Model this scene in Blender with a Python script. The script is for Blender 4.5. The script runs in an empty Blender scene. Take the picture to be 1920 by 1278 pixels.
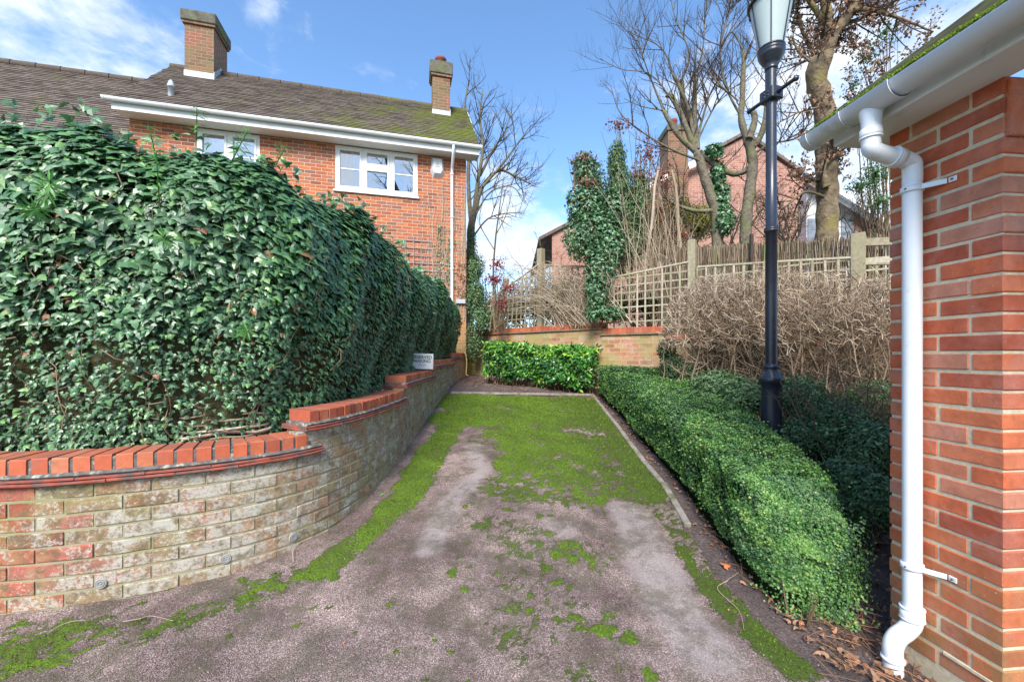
import bpy, math, random
import numpy as np
from mathutils import Vector
random.seed(7); RNG = np.random.default_rng(7)
scene = bpy.context.scene
# ---------------------------------------------------------------- camera
CZ = 1.30; F = 765.0; HZ = 665.0; CX = 960.0
cam_d = bpy.data.cameras.new('camera'); cam = bpy.data.objects.new('camera', cam_d)
scene.collection.objects.link(cam); scene.camera = cam
cam.location = (0, 0, CZ); cam.rotation_euler = (math.radians(90), 0, 0)
cam_d.sensor_width = 36; cam_d.lens = F/1920*36; cam_d.shift_y = (HZ-639)/1920
cam_d.clip_start = 0.05; cam_d.clip_end = 2000
scene.render.resolution_x = 1024; scene.render.resolution_y = 681
scene.view_settings.view_transform = 'Standard'; scene.view_settings.look = 'None'
scene.view_settings.gamma = 1; scene.view_settings.exposure = 1.42
# ---------------------------------------------------------------- sun + sky
SUN_EL, SUN_AZ = math.radians(42), math.radians(190)      # azimuth clockwise from +Y (behind the camera, a little left)
sd = bpy.data.lights.new('sun', 'SUN'); sd.energy = 2.3; sd.angle = math.radians(24); sd.color = (1.0, 0.95, 0.88)
so = bpy.data.objects.new('sun', sd); scene.collection.objects.link(so)
sdir = Vector((math.sin(SUN_AZ)*math.cos(SUN_EL), math.cos(SUN_AZ)*math.cos(SUN_EL), math.sin(SUN_EL)))
so.rotation_euler = sdir.to_track_quat('Z', 'Y').to_euler(); so.location = (-4, -8, 12)
world = bpy.data.worlds.new('World'); scene.world = world; world.use_nodes = True

def nset(n, **kw):
    for k, v in kw.items():
        k2 = k.replace('_', ' ')
        s = None
        for i in n.inputs:
            if i.name.lower() == k2.lower(): s = i; break
        if s is None: setattr(n, k, v)
        else: s.default_value = v
    return n
class NT:
    def __init__(s, nt): s.nt = nt; s.N = nt.nodes; s.L = nt.links
    def n(s, t, **kw): return nset(s.N.new(t), **kw)
    def l(s, a, b): s.L.new(a, b)
    def math(s, op, a, b=None, c=None, clamp=False):
        m = s.N.new('ShaderNodeMath'); m.operation = op; m.use_clamp = clamp
        for i, v in enumerate((a, b, c)):
            if v is None: continue
            if isinstance(v, (int, float)): m.inputs[i].default_value = v
            else: s.l(v, m.inputs[i])
        return m.outputs[0]
    def mix(s, fac, a, b, blend='MIX'):
        m = s.N.new('ShaderNodeMix'); m.data_type = 'RGBA'; m.blend_type = blend; m.clamp_factor = True
        for i, v in ((0, fac), (6, a), (7, b)):
            if isinstance(v, (int, float)): m.inputs[i].default_value = v
            elif isinstance(v, tuple): m.inputs[i].default_value = (*v[:3], 1)
            else: s.l(v, m.inputs[i])
        return m.outputs[2]
    def ramp(s, fac, stops, interp='LINEAR'):
        r = s.N.new('ShaderNodeValToRGB'); r.color_ramp.interpolation = interp
        e = r.color_ramp.elements
        while len(e) < len(stops): e.new(0.5)
        for el, (p, c) in zip(e, stops):
            el.position = p; el.color = (*c[:3], 1) if isinstance(c, tuple) else (c, c, c, 1)
        s.l(fac, r.inputs[0]); return r.outputs[0]
    def noise(s, vec, scale, detail=4, rough=0.55, dist=0.0):
        n = s.n('ShaderNodeTexNoise'); n.inputs['Scale'].default_value = scale
        n.inputs['Detail'].default_value = detail; n.inputs['Roughness'].default_value = rough
        n.inputs['Distortion'].default_value = dist
        if vec is not None: s.l(vec, n.inputs['Vector'])
        return n.outputs['Fac']
def dirof(px, py):
    v = Vector(((px-CX)/F, 1, -(py-HZ)/F)); return v.normalized()
def build_world():
    w = NT(world.node_tree)
    bg = [n for n in w.N if n.type == 'BACKGROUND'][0]
    sky = w.n('ShaderNodeTexSky'); sky.sky_type = 'NISHITA'; sky.sun_disc = False
    sky.sun_elevation = SUN_EL; sky.sun_rotation = SUN_AZ; sky.ozone_density = 2.2; sky.air_density = 0.9; sky.dust_density = 0.4
    tc = w.n('ShaderNodeTexCoord'); gen = tc.outputs['Generated']
    sep = w.n('ShaderNodeSeparateXYZ'); w.l(gen, sep.inputs[0])
    mp = w.n('ShaderNodeMapping'); mp.inputs['Scale'].default_value = (1, 1, 1.9); w.l(gen, mp.inputs[0])
    n1 = w.noise(mp.outputs[0], 3.4, 9, 0.6, 0.5)
    n2 = w.noise(mp.outputs[0], 9.0, 8, 0.62, 0.3)
    nn = w.math('MULTIPLY_ADD', n2, 0.35, w.math('MULTIPLY', n1, 0.65))
    # cloud banks: direction lobes (azimuth/height in the sky)
    tot = None
    for (px, py, rad, amp) in ((150, 60, .34, .20), (470, 50, .15, .15), (300, 120, .22, .16), (520, 130, .10, .14), (940, 430, .22, .28), (1060, 370, .12, .14),
                               (1330, 260, .30, .17), (1600, 250, .32, .30), (1760, 60, .20, .26), (690, 120, .07, .10), (930, 210, .10, .12), (1240, 430, .3, .2)):
        d = dirof(px, py)
        vm = w.n('ShaderNodeVectorMath'); vm.operation = 'DISTANCE'; w.l(gen, vm.inputs[0]); vm.inputs[1].default_value = d
        k = w.math('MULTIPLY', w.math('SUBTRACT', 1.0, w.math('DIVIDE', vm.outputs['Value'], rad), clamp=True), amp)
        tot = k if tot is None else w.math('MAXIMUM', tot, k)
    low = w.math('MULTIPLY', w.math('SUBTRACT', 0.30, sep.outputs[2], clamp=True), 0.5)
    back = w.math('MULTIPLY', w.math('MULTIPLY', sep.outputs[1], -1.0, clamp=True), 0.22)
    s = w.math('ADD', w.math('ADD', w.math('ADD', nn, tot), low), back)
    cl = w.ramp(s, ((0.56, 0.0), (0.80, 1.0)), 'EASE')
    skyc = w.mix(1.0, sky.outputs[0], (0.90, 1.08, 1.16), 'MULTIPLY')
    shade = w.ramp(n2, ((0.35, (3.1, 3.6, 4.3)), (0.65, (4.1, 4.3, 4.5))))
    col = w.mix(w.math('MULTIPLY', cl, 0.93), skyc, shade)
    w.l(col, bg.inputs['Color']); bg.inputs['Strength'].default_value = 0.112
build_world()

# ---------------------------------------------------------------- geometry helpers
def P3(px, py, Y): return np.array(((px-CX)/F*Y, Y, CZ-(py-HZ)/F*Y))
def sm(a, b, x):
    t = np.clip((np.asarray(x, float)-a)/(b-a), 0, 1); return t*t*(3-2*t)
def ghash(x, y, s):
    return (np.sin(x*s*1.7+y*s*0.9+1.3)*np.sin(y*s*1.3-x*s*0.7+0.4))
def ground(X, Y):
    X = np.asarray(X, float); Y = np.asarray(Y, float)
    z = -1.27-0.02*np.clip(X, -4, 4)+np.where(Y > 1.95, 0.12*(np.minimum(Y, 6.85)-1.95), 0.05*(Y-1.95))
    z = z+sm(6.85, 7.7, Y)*0.11+np.clip(Y-7.7, 0, 3)*0.03
    z = z-0.10*sm(1.45, 1.8, X)*(1-sm(1.8, 2.5, Y))
    z = z+0.012*ghash(X, Y, 3.1)+0.006*ghash(X, Y, 9.0)
    return z+CZ
def G(px, py):
    lo, hi = 0.5, 30.0
    for _ in range(50):
        m = (lo+hi)/2; p = P3(px, py, m)
        if p[2] > ground(p[0], p[1]): lo = m
        else: hi = m
    p = P3(px, py, lo); return p
def catmull(pts, n=12):
    pts = [np.array(p, float) for p in pts]; out = []
    for i in range(len(pts)-1):
        p0 = pts[max(i-1, 0)]; p1 = pts[i]; p2 = pts[i+1]; p3 = pts[min(i+2, len(pts)-1)]
        for t in np.linspace(0, 1, n, endpoint=False):
            out.append(0.5*((2*p1)+(-p0+p2)*t+(2*p0-5*p1+4*p2-p3)*t*t+(-p0+3*p1-3*p2+p3)*t**3))
    out.append(pts[-1]); return np.array(out)
class Path:
    """plan curve; n>0 is to the right of travel"""
    def __init__(s, pts, n=12, smooth=True):
        s.p = catmull(pts, n) if smooth else np.array(pts, float)
        d = np.linalg.norm(np.diff(s.p, axis=0), axis=1); s.s = np.concatenate([[0], np.cumsum(d)]); s.L = s.s[-1]
        t = np.gradient(s.p, axis=0); t /= np.linalg.norm(t, axis=1)[:, None]; s.t = t
    def at(s, q, n=0.0):
        q = np.asarray(q, float)
        x = np.interp(q, s.s, s.p[:, 0]); y = np.interp(q, s.s, s.p[:, 1])
        tx = np.interp(q, s.s, s.t[:, 0]); ty = np.interp(q, s.s, s.t[:, 1])
        l = np.hypot(tx, ty); tx, ty = tx/l, ty/l
        return np.stack([x+ty*n, y-tx*n], -1)
    def nrm(s, q):
        tx = np.interp(q, s.s, s.t[:, 0]); ty = np.interp(q, s.s, s.t[:, 1]); l = np.hypot(tx, ty)
        return np.stack([ty/l, -tx/l], -1)
    def s_at_y(s, y): return float(np.interp(y, s.p[:, 1], s.s))
class MB:
    def __init__(s): s.V = []; s.F = []; s.nv = 0
    def add(s, V, F, rnd=0.5, mat=0, uv=None, smooth=False):
        V = np.asarray(V, float).reshape(-1, 3); F = np.asarray(F, int)
        r = np.broadcast_to(np.asarray(rnd, float), (len(F),)).copy()
        s.V.append(V); s.F.append((F+s.nv, r, mat, uv, smooth)); s.nv += len(V); return s
    def build(s, name, mats, parent=None):
        me = bpy.data.meshes.new(name); V = np.concatenate(s.V)
        me.vertices.add(len(V)); me.vertices.foreach_set('co', V.ravel().astype(np.float32))
        vi = np.concatenate([f[0].ravel() for f in s.F]); lt = np.concatenate([np.full(len(f[0]), f[0].shape[1]) for f in s.F])
        ls = np.concatenate([[0], np.cumsum(lt)[:-1]])
        me.loops.add(len(vi)); me.loops.foreach_set('vertex_index', vi.astype(np.int32))
        me.polygons.add(len(lt)); me.polygons.foreach_set('loop_start', ls.astype(np.int32)); me.polygons.foreach_set('loop_total', lt.astype(np.int32))
        me.polygons.foreach_set('material_index', np.concatenate([np.full(len(f[0]), f[2]) for f in s.F]).astype(np.int32))
        me.polygons.foreach_set('use_smooth', np.concatenate([np.full(len(f[0]), f[4]) for f in s.F]).astype(bool))
        a = me.attributes.new('rnd', 'FLOAT', 'FACE'); a.data.foreach_set('value', np.concatenate([f[1] for f in s.F]).astype(np.float32))
        if any(f[3] is not None for f in s.F):
            u = me.uv_layers.new(name='UVMap')
            uv = np.concatenate([(np.asarray(f[3], float).reshape(-1, 2) if f[3] is not None else np.zeros((f[0].size, 2))) for f in s.F])
            u.data.foreach_set('uv', uv.ravel().astype(np.float32))
        me.update(calc_edges=True); me.validate()
        for m in (mats if isinstance(mats, (list, tuple)) else [mats]): me.materials.append(m)
        o = bpy.data.objects.new(name, me); scene.collection.objects.link(o)
        if parent is not None: o.parent = parent
        return o
    # ---- shapes
    def quad(s, a, b, c, d, uvm=None, **kw):
        V = np.array([a, b, c, d], float)
        if uvm is None:
            e = V[1]-V[0]; w = np.linalg.norm(e); e = e/w; g = V[3]-V[0]; g2 = g-e*np.dot(g, e); g2 = g2/np.linalg.norm(g2)
            uvm = np.stack([(V-V[0])@e, (V-V[0])@g2], -1)
        return s.add(V, [[0, 1, 2, 3]], uv=uvm, **kw)
    def obox(s, o, ex, ey, ez, x0, x1, y0, y1, z0, z1, bev=0.0, **kw):
        """box in a frame: origin o, axes ex ey ez; UV in metres on every face"""
        o, ex, ey, ez = (np.array(v, float) for v in (o, ex, ey, ez))
        if bev <= 0:
            c = np.array([[x, y, z] for z in (z0, z1) for y in (y0, y1) for x in (x0, x1)], float)
            Fs = [[0, 2, 3, 1], [4, 5, 7, 6], [0, 1, 5, 4], [2, 6, 7, 3], [0, 4, 6, 2], [1, 3, 7, 5]]
        else:
            c = []; b = bev
            for z, sz in ((z0, 1), (z1, -1)):
                for y, sy in ((y0, 1), (y1, -1)):
                    for x, sx in ((x0, 1), (x1, -1)):
                        c += [[x, y+sy*b, z+sz*b], [x+sx*b, y, z+sz*b], [x+sx*b, y+sy*b, z]]
            c = np.array(c, float)
            idx = lambda x, y, z, a: (z*4+y*2+x)*3+a
            Fs = [[idx(x, 0, 0, 0), idx(x, 1, 0, 0), idx(x, 1, 1, 0), idx(x, 0, 1, 0)] for x in (0, 1)] + \
                 [[idx(0, y, 0, 1), idx(1, y, 0, 1), idx(1, y, 1, 1), idx(0, y, 1, 1)] for y in (0, 1)] + \
                 [[idx(0, 0, z, 2), idx(1, 0, z, 2), idx(1, 1, z, 2), idx(0, 1, z, 2)] for z in (0, 1)]
            for z in (0, 1):
                for y in (0, 1): Fs.append([idx(0, y, z, 1), idx(1, y, z, 1), idx(1, y, z, 2), idx(0, y, z, 2)])
                for x in (0, 1): Fs.append([idx(x, 0, z, 0), idx(x, 1, z, 0), idx(x, 1, z, 2), idx(x, 0, z, 2)])
            for y in (0, 1):
                for x in (0, 1): Fs.append([idx(x, y, 0, 0), idx(x, y, 1, 0), idx(x, y, 1, 1), idx(x, y, 0, 1)])
            T = [[idx(x, y, z, 0), idx(x, y, z, 1), idx(x, y, z, 2)] for x in (0, 1) for y in (0, 1) for z in (0, 1)]
        W = o+c[:, :1]*ex+c[:, 1:2]*ey+c[:, 2:3]*ez
        uv = []
        for f in Fs:
            q = c[f]; rg = np.ptp(q, axis=0); k = int(np.argmin(rg))
            uv += [[q[i][1]+7.3 if k == 0 else q[i][0], q[i][1] if k == 2 else q[i][2]] for i in range(4)]
        s.add(W, Fs, uv=uv, **kw)
        if bev > 0: s.V.append(np.zeros((0, 3))); s.F.append((np.array(T)+s.nv-len(W), np.full(8, kw.get('rnd', .5), float), kw.get('mat', 0), None, False))
        return s
    def box(s, x0, x1, y0, y1, z0, z1, bev=0.0, **kw):
        return s.obox((0, 0, 0), (1, 0, 0), (0, 1, 0), (0, 0, 1), x0, x1, y0, y1, z0, z1, bev, **kw)
    def beam(s, a, b, w, t, up=(0, 0, 1), bev=0.0, **kw):
        a = np.array(a, float); b = np.array(b, float); ez = b-a; L = np.linalg.norm(ez); ez = ez/L
        ex = np.cross(np.array(up, float), ez)
        if np.linalg.norm(ex) < 1e-4: ex = np.cross(np.array((0, 1, 0.)), ez)
        ex /= np.linalg.norm(ex); ey = np.cross(ez, ex)
        return s.obox(a, ex, ey, ez, -w/2, w/2, -t/2, t/2, 0, L, bev, **kw)
    def tubes(s, P, R, sides=5, rnd=0.5, mat=0, smooth=True, caps=False):
        """P (N,K,3), R (N,K)"""
        P = np.asarray(P, float); R = np.asarray(R, float); N, K, _ = P.shape
        T = np.gradient(P, axis=1); T /= (np.linalg.norm(T, axis=2, keepdims=True)+1e-9)
        m = T.mean(1); ref = np.where(np.abs(m[:, 2:3]) > 0.8*np.linalg.norm(m, axis=1, keepdims=True), np.array([[1., 0, 0]]), np.array([[0., 0, 1.]]))[:, None, :]
        A = np.cross(T, np.broadcast_to(ref, T.shape)); A /= (np.linalg.norm(A, axis=2, keepdims=True)+1e-9); B = np.cross(T, A)
        th = np.arange(sides)*2*math.pi/sides
        V = P[:, :, None, :]+R[:, :, None, None]*(A[:, :, None, :]*np.cos(th)[None, None, :, None]+B[:, :, None, :]*np.sin(th)[None, None, :, None])
        n, k, j = np.meshgrid(np.arange(N), np.arange(K-1), np.arange(sides), indexing='ij'); j2 = (j+1) % sides
        b = n*K*sides
        Fq = np.stack([b+k*sides+j, b+k*sides+j2, b+(k+1)*sides+j2, b+(k+1)*sides+j], -1).reshape(-1, 4)
        r = np.broadcast_to(np.asarray(rnd, float), (N,)); r = np.repeat(r, (K-1)*sides)
        s.add(V.reshape(-1, 3), Fq, rnd=r, mat=mat, smooth=smooth)
        if caps:
            base = s.nv-N*K*sides
            for i in range(N):
                for kk in (0, K-1):
                    s.F.append((np.array([[base+i*K*sides+kk*sides+q for q in range(sides)]]), np.array([0.5]), mat, None, False))
        return s
    def tube(s, pts, r, sides=8, n=1, **kw):
        P = catmull(pts, n) if n > 1 else np.array(pts, float)
        R = np.interp(np.linspace(0, 1, len(P)), np.linspace(0, 1, len(r)), r) if hasattr(r, '__len__') else np.full(len(P), r)
        return s.tubes(P[None], R[None], sides, **kw)
    def lathe(s, o, prof, sides=24, axis=(0, 0, 1), **kw):
        o = np.array(o, float); ez = np.array(axis, float); ez /= np.linalg.norm(ez)
        ex = np.cross((0, 1, 0), ez) if abs(ez[1]) < .9 else np.cross((1, 0, 0), ez); ex = ex/np.linalg.norm(ex); ey = np.cross(ez, ex)
        th = np.arange(sides)*2*math.pi/sides; V = []
        for r, z in prof: V += [o+ez*z+r*(ex*math.cos(t)+ey*math.sin(t)) for t in th]
        Fq = [[k*sides+j, k*sides+(j+1) % sides, (k+1)*sides+(j+1) % sides, (k+1)*sides+j] for k in range(len(prof)-1) for j in range(sides)]
        kw.setdefault('smooth', True)
        return s.add(V, Fq, **kw)
    def inst(s, TV, TF, pos, nrm, tip, scale, rnd=None, mat=0, curl=None):
        """place a leaf template: x across, y along the tip, z along the normal"""
        N = len(pos); TV = np.asarray(TV, float); TF = np.asarray(TF, int)
        nrm = nrm/(np.linalg.norm(nrm, axis=1, keepdims=True)+1e-9)
        tip = tip-nrm*np.sum(nrm*tip, 1, keepdims=True); tip = tip/(np.linalg.norm(tip, axis=1, keepdims=True)+1e-9)
        sd_ = np.cross(tip, nrm); sc = np.asarray(scale, float).reshape(-1, 1, 1)*np.ones((N, 1, 1))
        V = pos[:, None, :]+sc*(TV[None, :, 0:1]*sd_[:, None, :]+TV[None, :, 1:2]*tip[:, None, :]+TV[None, :, 2:3]*nrm[:, None, :])
        Fi = (TF[None]+(np.arange(N)*len(TV))[:, None, None]).reshape(-1, TF.shape[1])
        if rnd is None: rnd = RNG.random(N)
        return s.add(V.reshape(-1, 3), Fi, rnd=np.repeat(rnd, len(TF)), mat=mat)
def tag(o, label=None, cat=None, group=None, kind=None):
    if label: o['label'] = label
    if cat: o['category'] = cat
    if group: o['group'] = group
    if kind: o['kind'] = kind
    return o
def empty(name, loc, label, cat, group=None):
    o = bpy.data.objects.new(name, None); scene.collection.objects.link(o); o.location = (0, 0, 0)
    o.empty_display_size = 0.2; o.location = tuple(float(v) for v in loc); tag(o, label, cat, group); return o
def put(o, root):
    """parent keeping world coordinates"""
    o.parent = root; o.matrix_parent_inverse.identity()
    if o.type == 'MESH':
        v = -Vector(root_world(root)); me = o.data
        a = np.empty(len(me.vertices)*3, np.float32); me.vertices.foreach_get('co', a); a = a.reshape(-1, 3)+np.array(v, np.float32)
        me.vertices.foreach_set('co', a.ravel()); me.update()
    return o
def root_world(o):
    v = Vector((0, 0, 0))
    while o is not None: v += o.location; o = o.parent
    return v
def part(mb, name, mats, root): return put(mb.build(name, mats), root)

def put2(o, root):
    o.parent = root; v = -Vector(root_world(root)); me = o.data
    a = np.empty(len(me.vertices)*3, np.float32); me.vertices.foreach_get('co', a); a = a.reshape(-1, 3)+np.array(v, np.float32); me.vertices.foreach_set('co', a.ravel()); me.update(); return o
# ---------------------------------------------------------------- materials
def new_mat(name):
    m = bpy.data.materials.new(name); m.use_nodes = True; t = NT(m.node_tree)
    bsdf = [n for n in t.N if n.type == 'BSDF_PRINCIPLED'][0]; return m, t, bsdf
def bump(t, h, bsdf, strength=0.5, dist=0.01):
    b = t.n('ShaderNodeBump'); b.inputs['Strength'].default_value = strength; b.inputs['Distance'].default_value = dist
    t.l(h, b.inputs['Height']); t.l(b.outputs[0], bsdf.inputs['Normal'])
def objco(t):
    # world position, so that textures do not depend on where an object's origin is
    g = t.n('ShaderNodeNewGeometry'); return g.outputs['Position']
def simple(name, col, rough=0.5, var=0.12, scale=30, metal=0.0, bmp=0.15, spec=0.5, dirt=None, bdist=0.003):
    m, t, b = new_mat(name); co = objco(t); n = t.noise(co, scale, 5)
    lo = tuple(c*(1-var) for c in col); hi = tuple(min(1, c*(1+var)) for c in col)
    c = t.ramp(n, ((0.3, lo), (0.7, hi)))
    if dirt:
        n2 = t.noise(co, dirt[1], 6, 0.65); c = t.mix(t.ramp(n2, ((dirt[2], 0.0), (dirt[2]+0.15, 1.0))), c, dirt[0])
    t.l(c, b.inputs['Base Color']); b.inputs['Roughness'].default_value = rough; b.inputs['Metallic'].default_value = metal
    b.inputs['Specular IOR Level'].default_value = spec
    if bmp: bump(t, t.noise(co, scale*2, 4), b, bmp, bdist)
    return m
def rnd_mat(name, stops, rough=0.5, spec=0.5, nscale=0, nvar=0.3, bmp=0.0, interp='LINEAR', trans=0.0, patch=None):
    m, t, b = new_mat(name); a = t.n('ShaderNodeAttribute'); a.attribute_name = 'rnd'
    c = t.ramp(a.outputs['Fac'], stops, interp); co = objco(t)
    if nscale:
        n = t.noise(co, nscale, 4); v = t.ramp(n, ((0.3, 1-nvar), (0.7, 1+nvar*0.0+0.0)))
        c = t.mix(1.0, c, v, 'MULTIPLY')
    if patch:
        n = t.noise(co, patch[1], 4, 0.6); c = t.mix(t.math('MULTIPLY', t.ramp(n, ((patch[2], 0.0), (patch[2]+0.15, 1.0))), patch[3]), c, patch[0])
    t.l(c, b.inputs['Base Color']); b.inputs['Roughness'].default_value = rough; b.inputs['Specular IOR Level'].default_value = spec
    if bmp: bump(t, t.noise(co, (nscale or 40)*3, 4), b, bmp, 0.004)
    if trans:
        tr = t.n('ShaderNodeBsdfTranslucent'); t.l(c, tr.inputs['Color']); mx = t.n('ShaderNodeMixShader'); mx.inputs[0].default_value = trans
        out = [n for n in t.N if n.type == 'OUTPUT_MATERIAL'][0]
        t.l(b.outputs[0], mx.inputs[1]); t.l(tr.outputs[0], mx.inputs[2]); t.l(mx.outputs[0], out.inputs['Surface'])
    return m
def brick_tex_mat(name, stops, mortar, algae=None, algae_low=None, bw=0.225, rh=0.075, ms=0.009, rough=0.85, white=None):
    m, t, b = new_mat(name); uv = t.n('ShaderNodeUVMap'); co = objco(t)
    bt = t.n('ShaderNodeTexBrick'); t.l(uv.outputs[0], bt.inputs['Vector'])
    bt.inputs['Scale'].default_value = 1; bt.inputs['Brick Width'].default_value = bw; bt.inputs['Row Height'].default_value = rh
    bt.inputs['Mortar Size'].default_value = ms/2; bt.inputs['Mortar Smooth'].default_value = 0.15; bt.inputs['Bias'].default_value = 0
    bt.inputs['Color1'].default_value = (0, 0, 0, 1); bt.inputs['Color2'].default_value = (1, 1, 1, 1); bt.inputs['Mortar'].default_value = (0.5, 0.5, 0.5, 1)
    c = t.ramp(bt.outputs['Color'], stops)
    n = t.noise(co, 35, 5, 0.6); c = t.mix(1.0, c, t.ramp(n, ((0.3, 0.75), (0.7, 1.12))), 'MULTIPLY')
    c = t.mix(bt.outputs['Fac'], c, mortar)
    if white:
        n = t.noise(co, 3.0, 6, 0.7); c = t.mix(t.math('MULTIPLY', t.ramp(n, ((0.5, 0.0), (0.66, 1.0))), white[1]), c, white[0])
    if algae:
        n = t.noise(co, 1.6, 6, 0.65); c = t.mix(t.math('MULTIPLY', t.ramp(n, ((0.44, 0.0), (0.6, 1.0))), algae[1]), c, algae[0])
    if algae_low:
        sp = t.n('ShaderNodeSeparateXYZ'); t.l(co, sp.inputs[0])
        k = t.math('DIVIDE', t.math('SUBTRACT', algae_low[1], sp.outputs[2]), algae_low[2], clamp=True)
        c = t.mix(t.math('MULTIPLY', k, algae_low[3]), c, algae_low[0])
    t.l(c, b.inputs['Base Color']); b.inputs['Roughness'].default_value = rough
    h = t.math('SUBTRACT', t.math('MULTIPLY', t.noise(co, 90, 3), 0.4), bt.outputs['Fac'])
    bump(t, h, b, 0.7, 0.006); return m

RED = ((0.0, (0.26, 0.075, 0.035)), (0.35, (0.42, 0.105, 0.042)), (0.6, (0.50, 0.15, 0.055)), (0.8, (0.36, 0.13, 0.08)), (1.0, (0.22, 0.10, 0.08)))
M = {}
M['house_brick'] = brick_tex_mat('house_brick', ((0, (0.24, 0.085, 0.05)), (.3, (0.46, 0.12, 0.05)), (.6, (0.54, 0.17, 0.06)), (.8, (0.40, 0.15, 0.09)), (1, (0.25, 0.12, 0.09))), (0.62, 0.52, 0.38), algae_low=((0.42, 0.31, 0.13), 3.0, 1.6, 0.62))
M['chimney_brick'] = brick_tex_mat('chimney_brick', ((0, (0.12, 0.06, 0.04)), (.4, (0.26, 0.105, 0.06)), (.7, (0.20, 0.12, 0.07)), (1, (0.36, 0.10, 0.06))), (0.40, 0.33, 0.22), algae=((0.20, 0.17, 0.07), 0.5))
M['back_wall_brick'] = brick_tex_mat('back_wall_brick', ((0, (0.35, 0.14, 0.07)), (.4, (0.50, 0.26, 0.13)), (.7, (0.52, 0.32, 0.17)), (1, (0.50, 0.15, 0.08))), (0.55, 0.47, 0.33), algae=((0.33, 0.33, 0.11), 0.65), white=((0.62, 0.57, 0.48), 0.6))
M['far_brick'] = brick_tex_mat('far_brick', ((0, (0.33, 0.15, 0.11)), (.5, (0.50, 0.24, 0.17)), (1, (0.42, 0.22, 0.17))), (0.60, 0.50, 0.42))
M['pvc'] = simple('white_pvc', (0.80, 0.82, 0.85), 0.30, 0.04, 5, bmp=0.05, dirt=((0.52, 0.53, 0.50), 7, 0.60))
M['white_paint'] = simple('white_frame', (0.83, 0.83, 0.82), 0.4, 0.03, 10, bmp=0.03)
M['screw'] = simple('screw_metal', (0.10, 0.10, 0.11), 0.4, 0.1, 20)
M['lamp_black'] = simple('lamp_paint', (0.022, 0.026, 0.040), 0.32, 0.25, 60, spec=0.6, bmp=0.12, dirt=((0.06, 0.065, 0.075), 14, 0.62))
M['stone_cap'] = simple('mossy_concrete', (0.13, 0.12, 0.09), 0.95, 0.4, 9, bmp=0.6, dirt=((0.13, 0.15, 0.03), 4, 0.5), bdist=0.02)
M['lead'] = simple('lead_flashing', (0.50, 0.54, 0.58), 0.5, 0.12, 12)
M['terracotta'] = simple('clay_pot', (0.24, 0.07, 0.05), 0.7, 0.2, 20)
M['wood'] = rnd_mat('weathered_wood', ((0, (0.34, 0.29, 0.19)), (.5, (0.48, 0.42, 0.29)), (1, (0.60, 0.53, 0.40))), 0.85, 0.2, 25, 0.35, 0.4, patch=((0.33, 0.34, 0.18), 3.5, 0.50, 0.5))
M['bark'] = simple('tree_bark', (0.17, 0.145, 0.105), 0.9, 0.40, 14, bmp=0.9, dirt=((0.17, 0.18, 0.08), 3.5, 0.50), bdist=0.02, spec=0.2)
M['bark_gold'] = simple('big_tree_bark', (0.20, 0.15, 0.095), 0.9, 0.45, 9, bmp=1.0, dirt=((0.22, 0.18, 0.06), 2.2, 0.52), bdist=0.03, spec=0.2)
M['twig_dark'] = simple('dark_twigs', (0.075, 0.055, 0.045), 0.85, 0.3, 30, spec=0.2)
M['twig_straw'] = rnd_mat('pale_twigs', ((0, (0.20, 0.14, 0.09)), (.4, (0.42, 0.32, 0.22)), (1, (0.62, 0.52, 0.40))), 0.8, 0.2)
M['twig_blond'] = rnd_mat('blond_twigs', ((0, (0.15, 0.095, 0.06)), (.4, (0.38, 0.27, 0.18)), (1, (0.74, 0.60, 0.45))), 0.8, 0.2)
M['twig_brown'] = rnd_mat('brown_stems', ((0, (0.10, 0.07, 0.04)), (1, (0.26, 0.19, 0.12))), 0.8, 0.2)
M['ivy'] = rnd_mat('ivy_leaf', ((0, (0.040, 0.110, 0.042)), (.35, (0.080, 0.20, 0.076)), (.75, (0.130, 0.29, 0.12)), (.93, (0.20, 0.40, 0.10)), (.975, (0.09, 0.17, 0.03)), (.985, (0.30, 0.14, 0.06)), (1, (0.36, 0.17, 0.08))), 0.42, 0.9, 60, 0.25, trans=0.14)
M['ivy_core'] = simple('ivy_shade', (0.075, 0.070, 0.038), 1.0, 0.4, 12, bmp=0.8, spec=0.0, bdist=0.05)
M['sprig'] = rnd_mat('lance_leaf', ((0, (0.05, 0.16, 0.03)), (1, (0.12, 0.33, 0.05))), 0.4, 0.5, trans=0.2)
M['box'] = rnd_mat('box_leaf', ((0, (0.028, 0.078, 0.022)), (.5, (0.082, 0.20, 0.048)), (.9, (0.17, 0.35, 0.075)), (1, (0.34, 0.42, 0.12))), 0.42, 0.5, trans=0.15, patch=((0.045, 0.10, 0.055), 3.0, 0.45, 0.5))
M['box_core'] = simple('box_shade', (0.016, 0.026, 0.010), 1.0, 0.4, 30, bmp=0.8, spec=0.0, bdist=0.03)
M['laurel'] = rnd_mat('laurel_leaf', ((0, (0.016, 0.070, 0.018)), (.45, (0.050, 0.19, 0.03)), (.75, (0.14, 0.38, 0.04)), (1, (0.46, 0.62, 0.06))), 0.3, 0.6, trans=0.18)
M['yew'] = rnd_mat('dark_needles', ((0, (0.045, 0.095, 0.036)), (.6, (0.125, 0.22, 0.085)), (1, (0.30, 0.42, 0.17))), 0.5, 0.4, trans=0.1)
M['gold_leaf'] = rnd_mat('gold_leaf', ((0, (0.22, 0.24, 0.03)), (1, (0.50, 0.48, 0.09))), 0.5, 0.3, trans=0.25)
M['copper'] = rnd_mat('copper_leaf', ((0, (0.13, 0.045, 0.03)), (.6, (0.30, 0.11, 0.07)), (1, (0.46, 0.20, 0.12))), 0.6, 0.3, trans=0.2)
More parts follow.
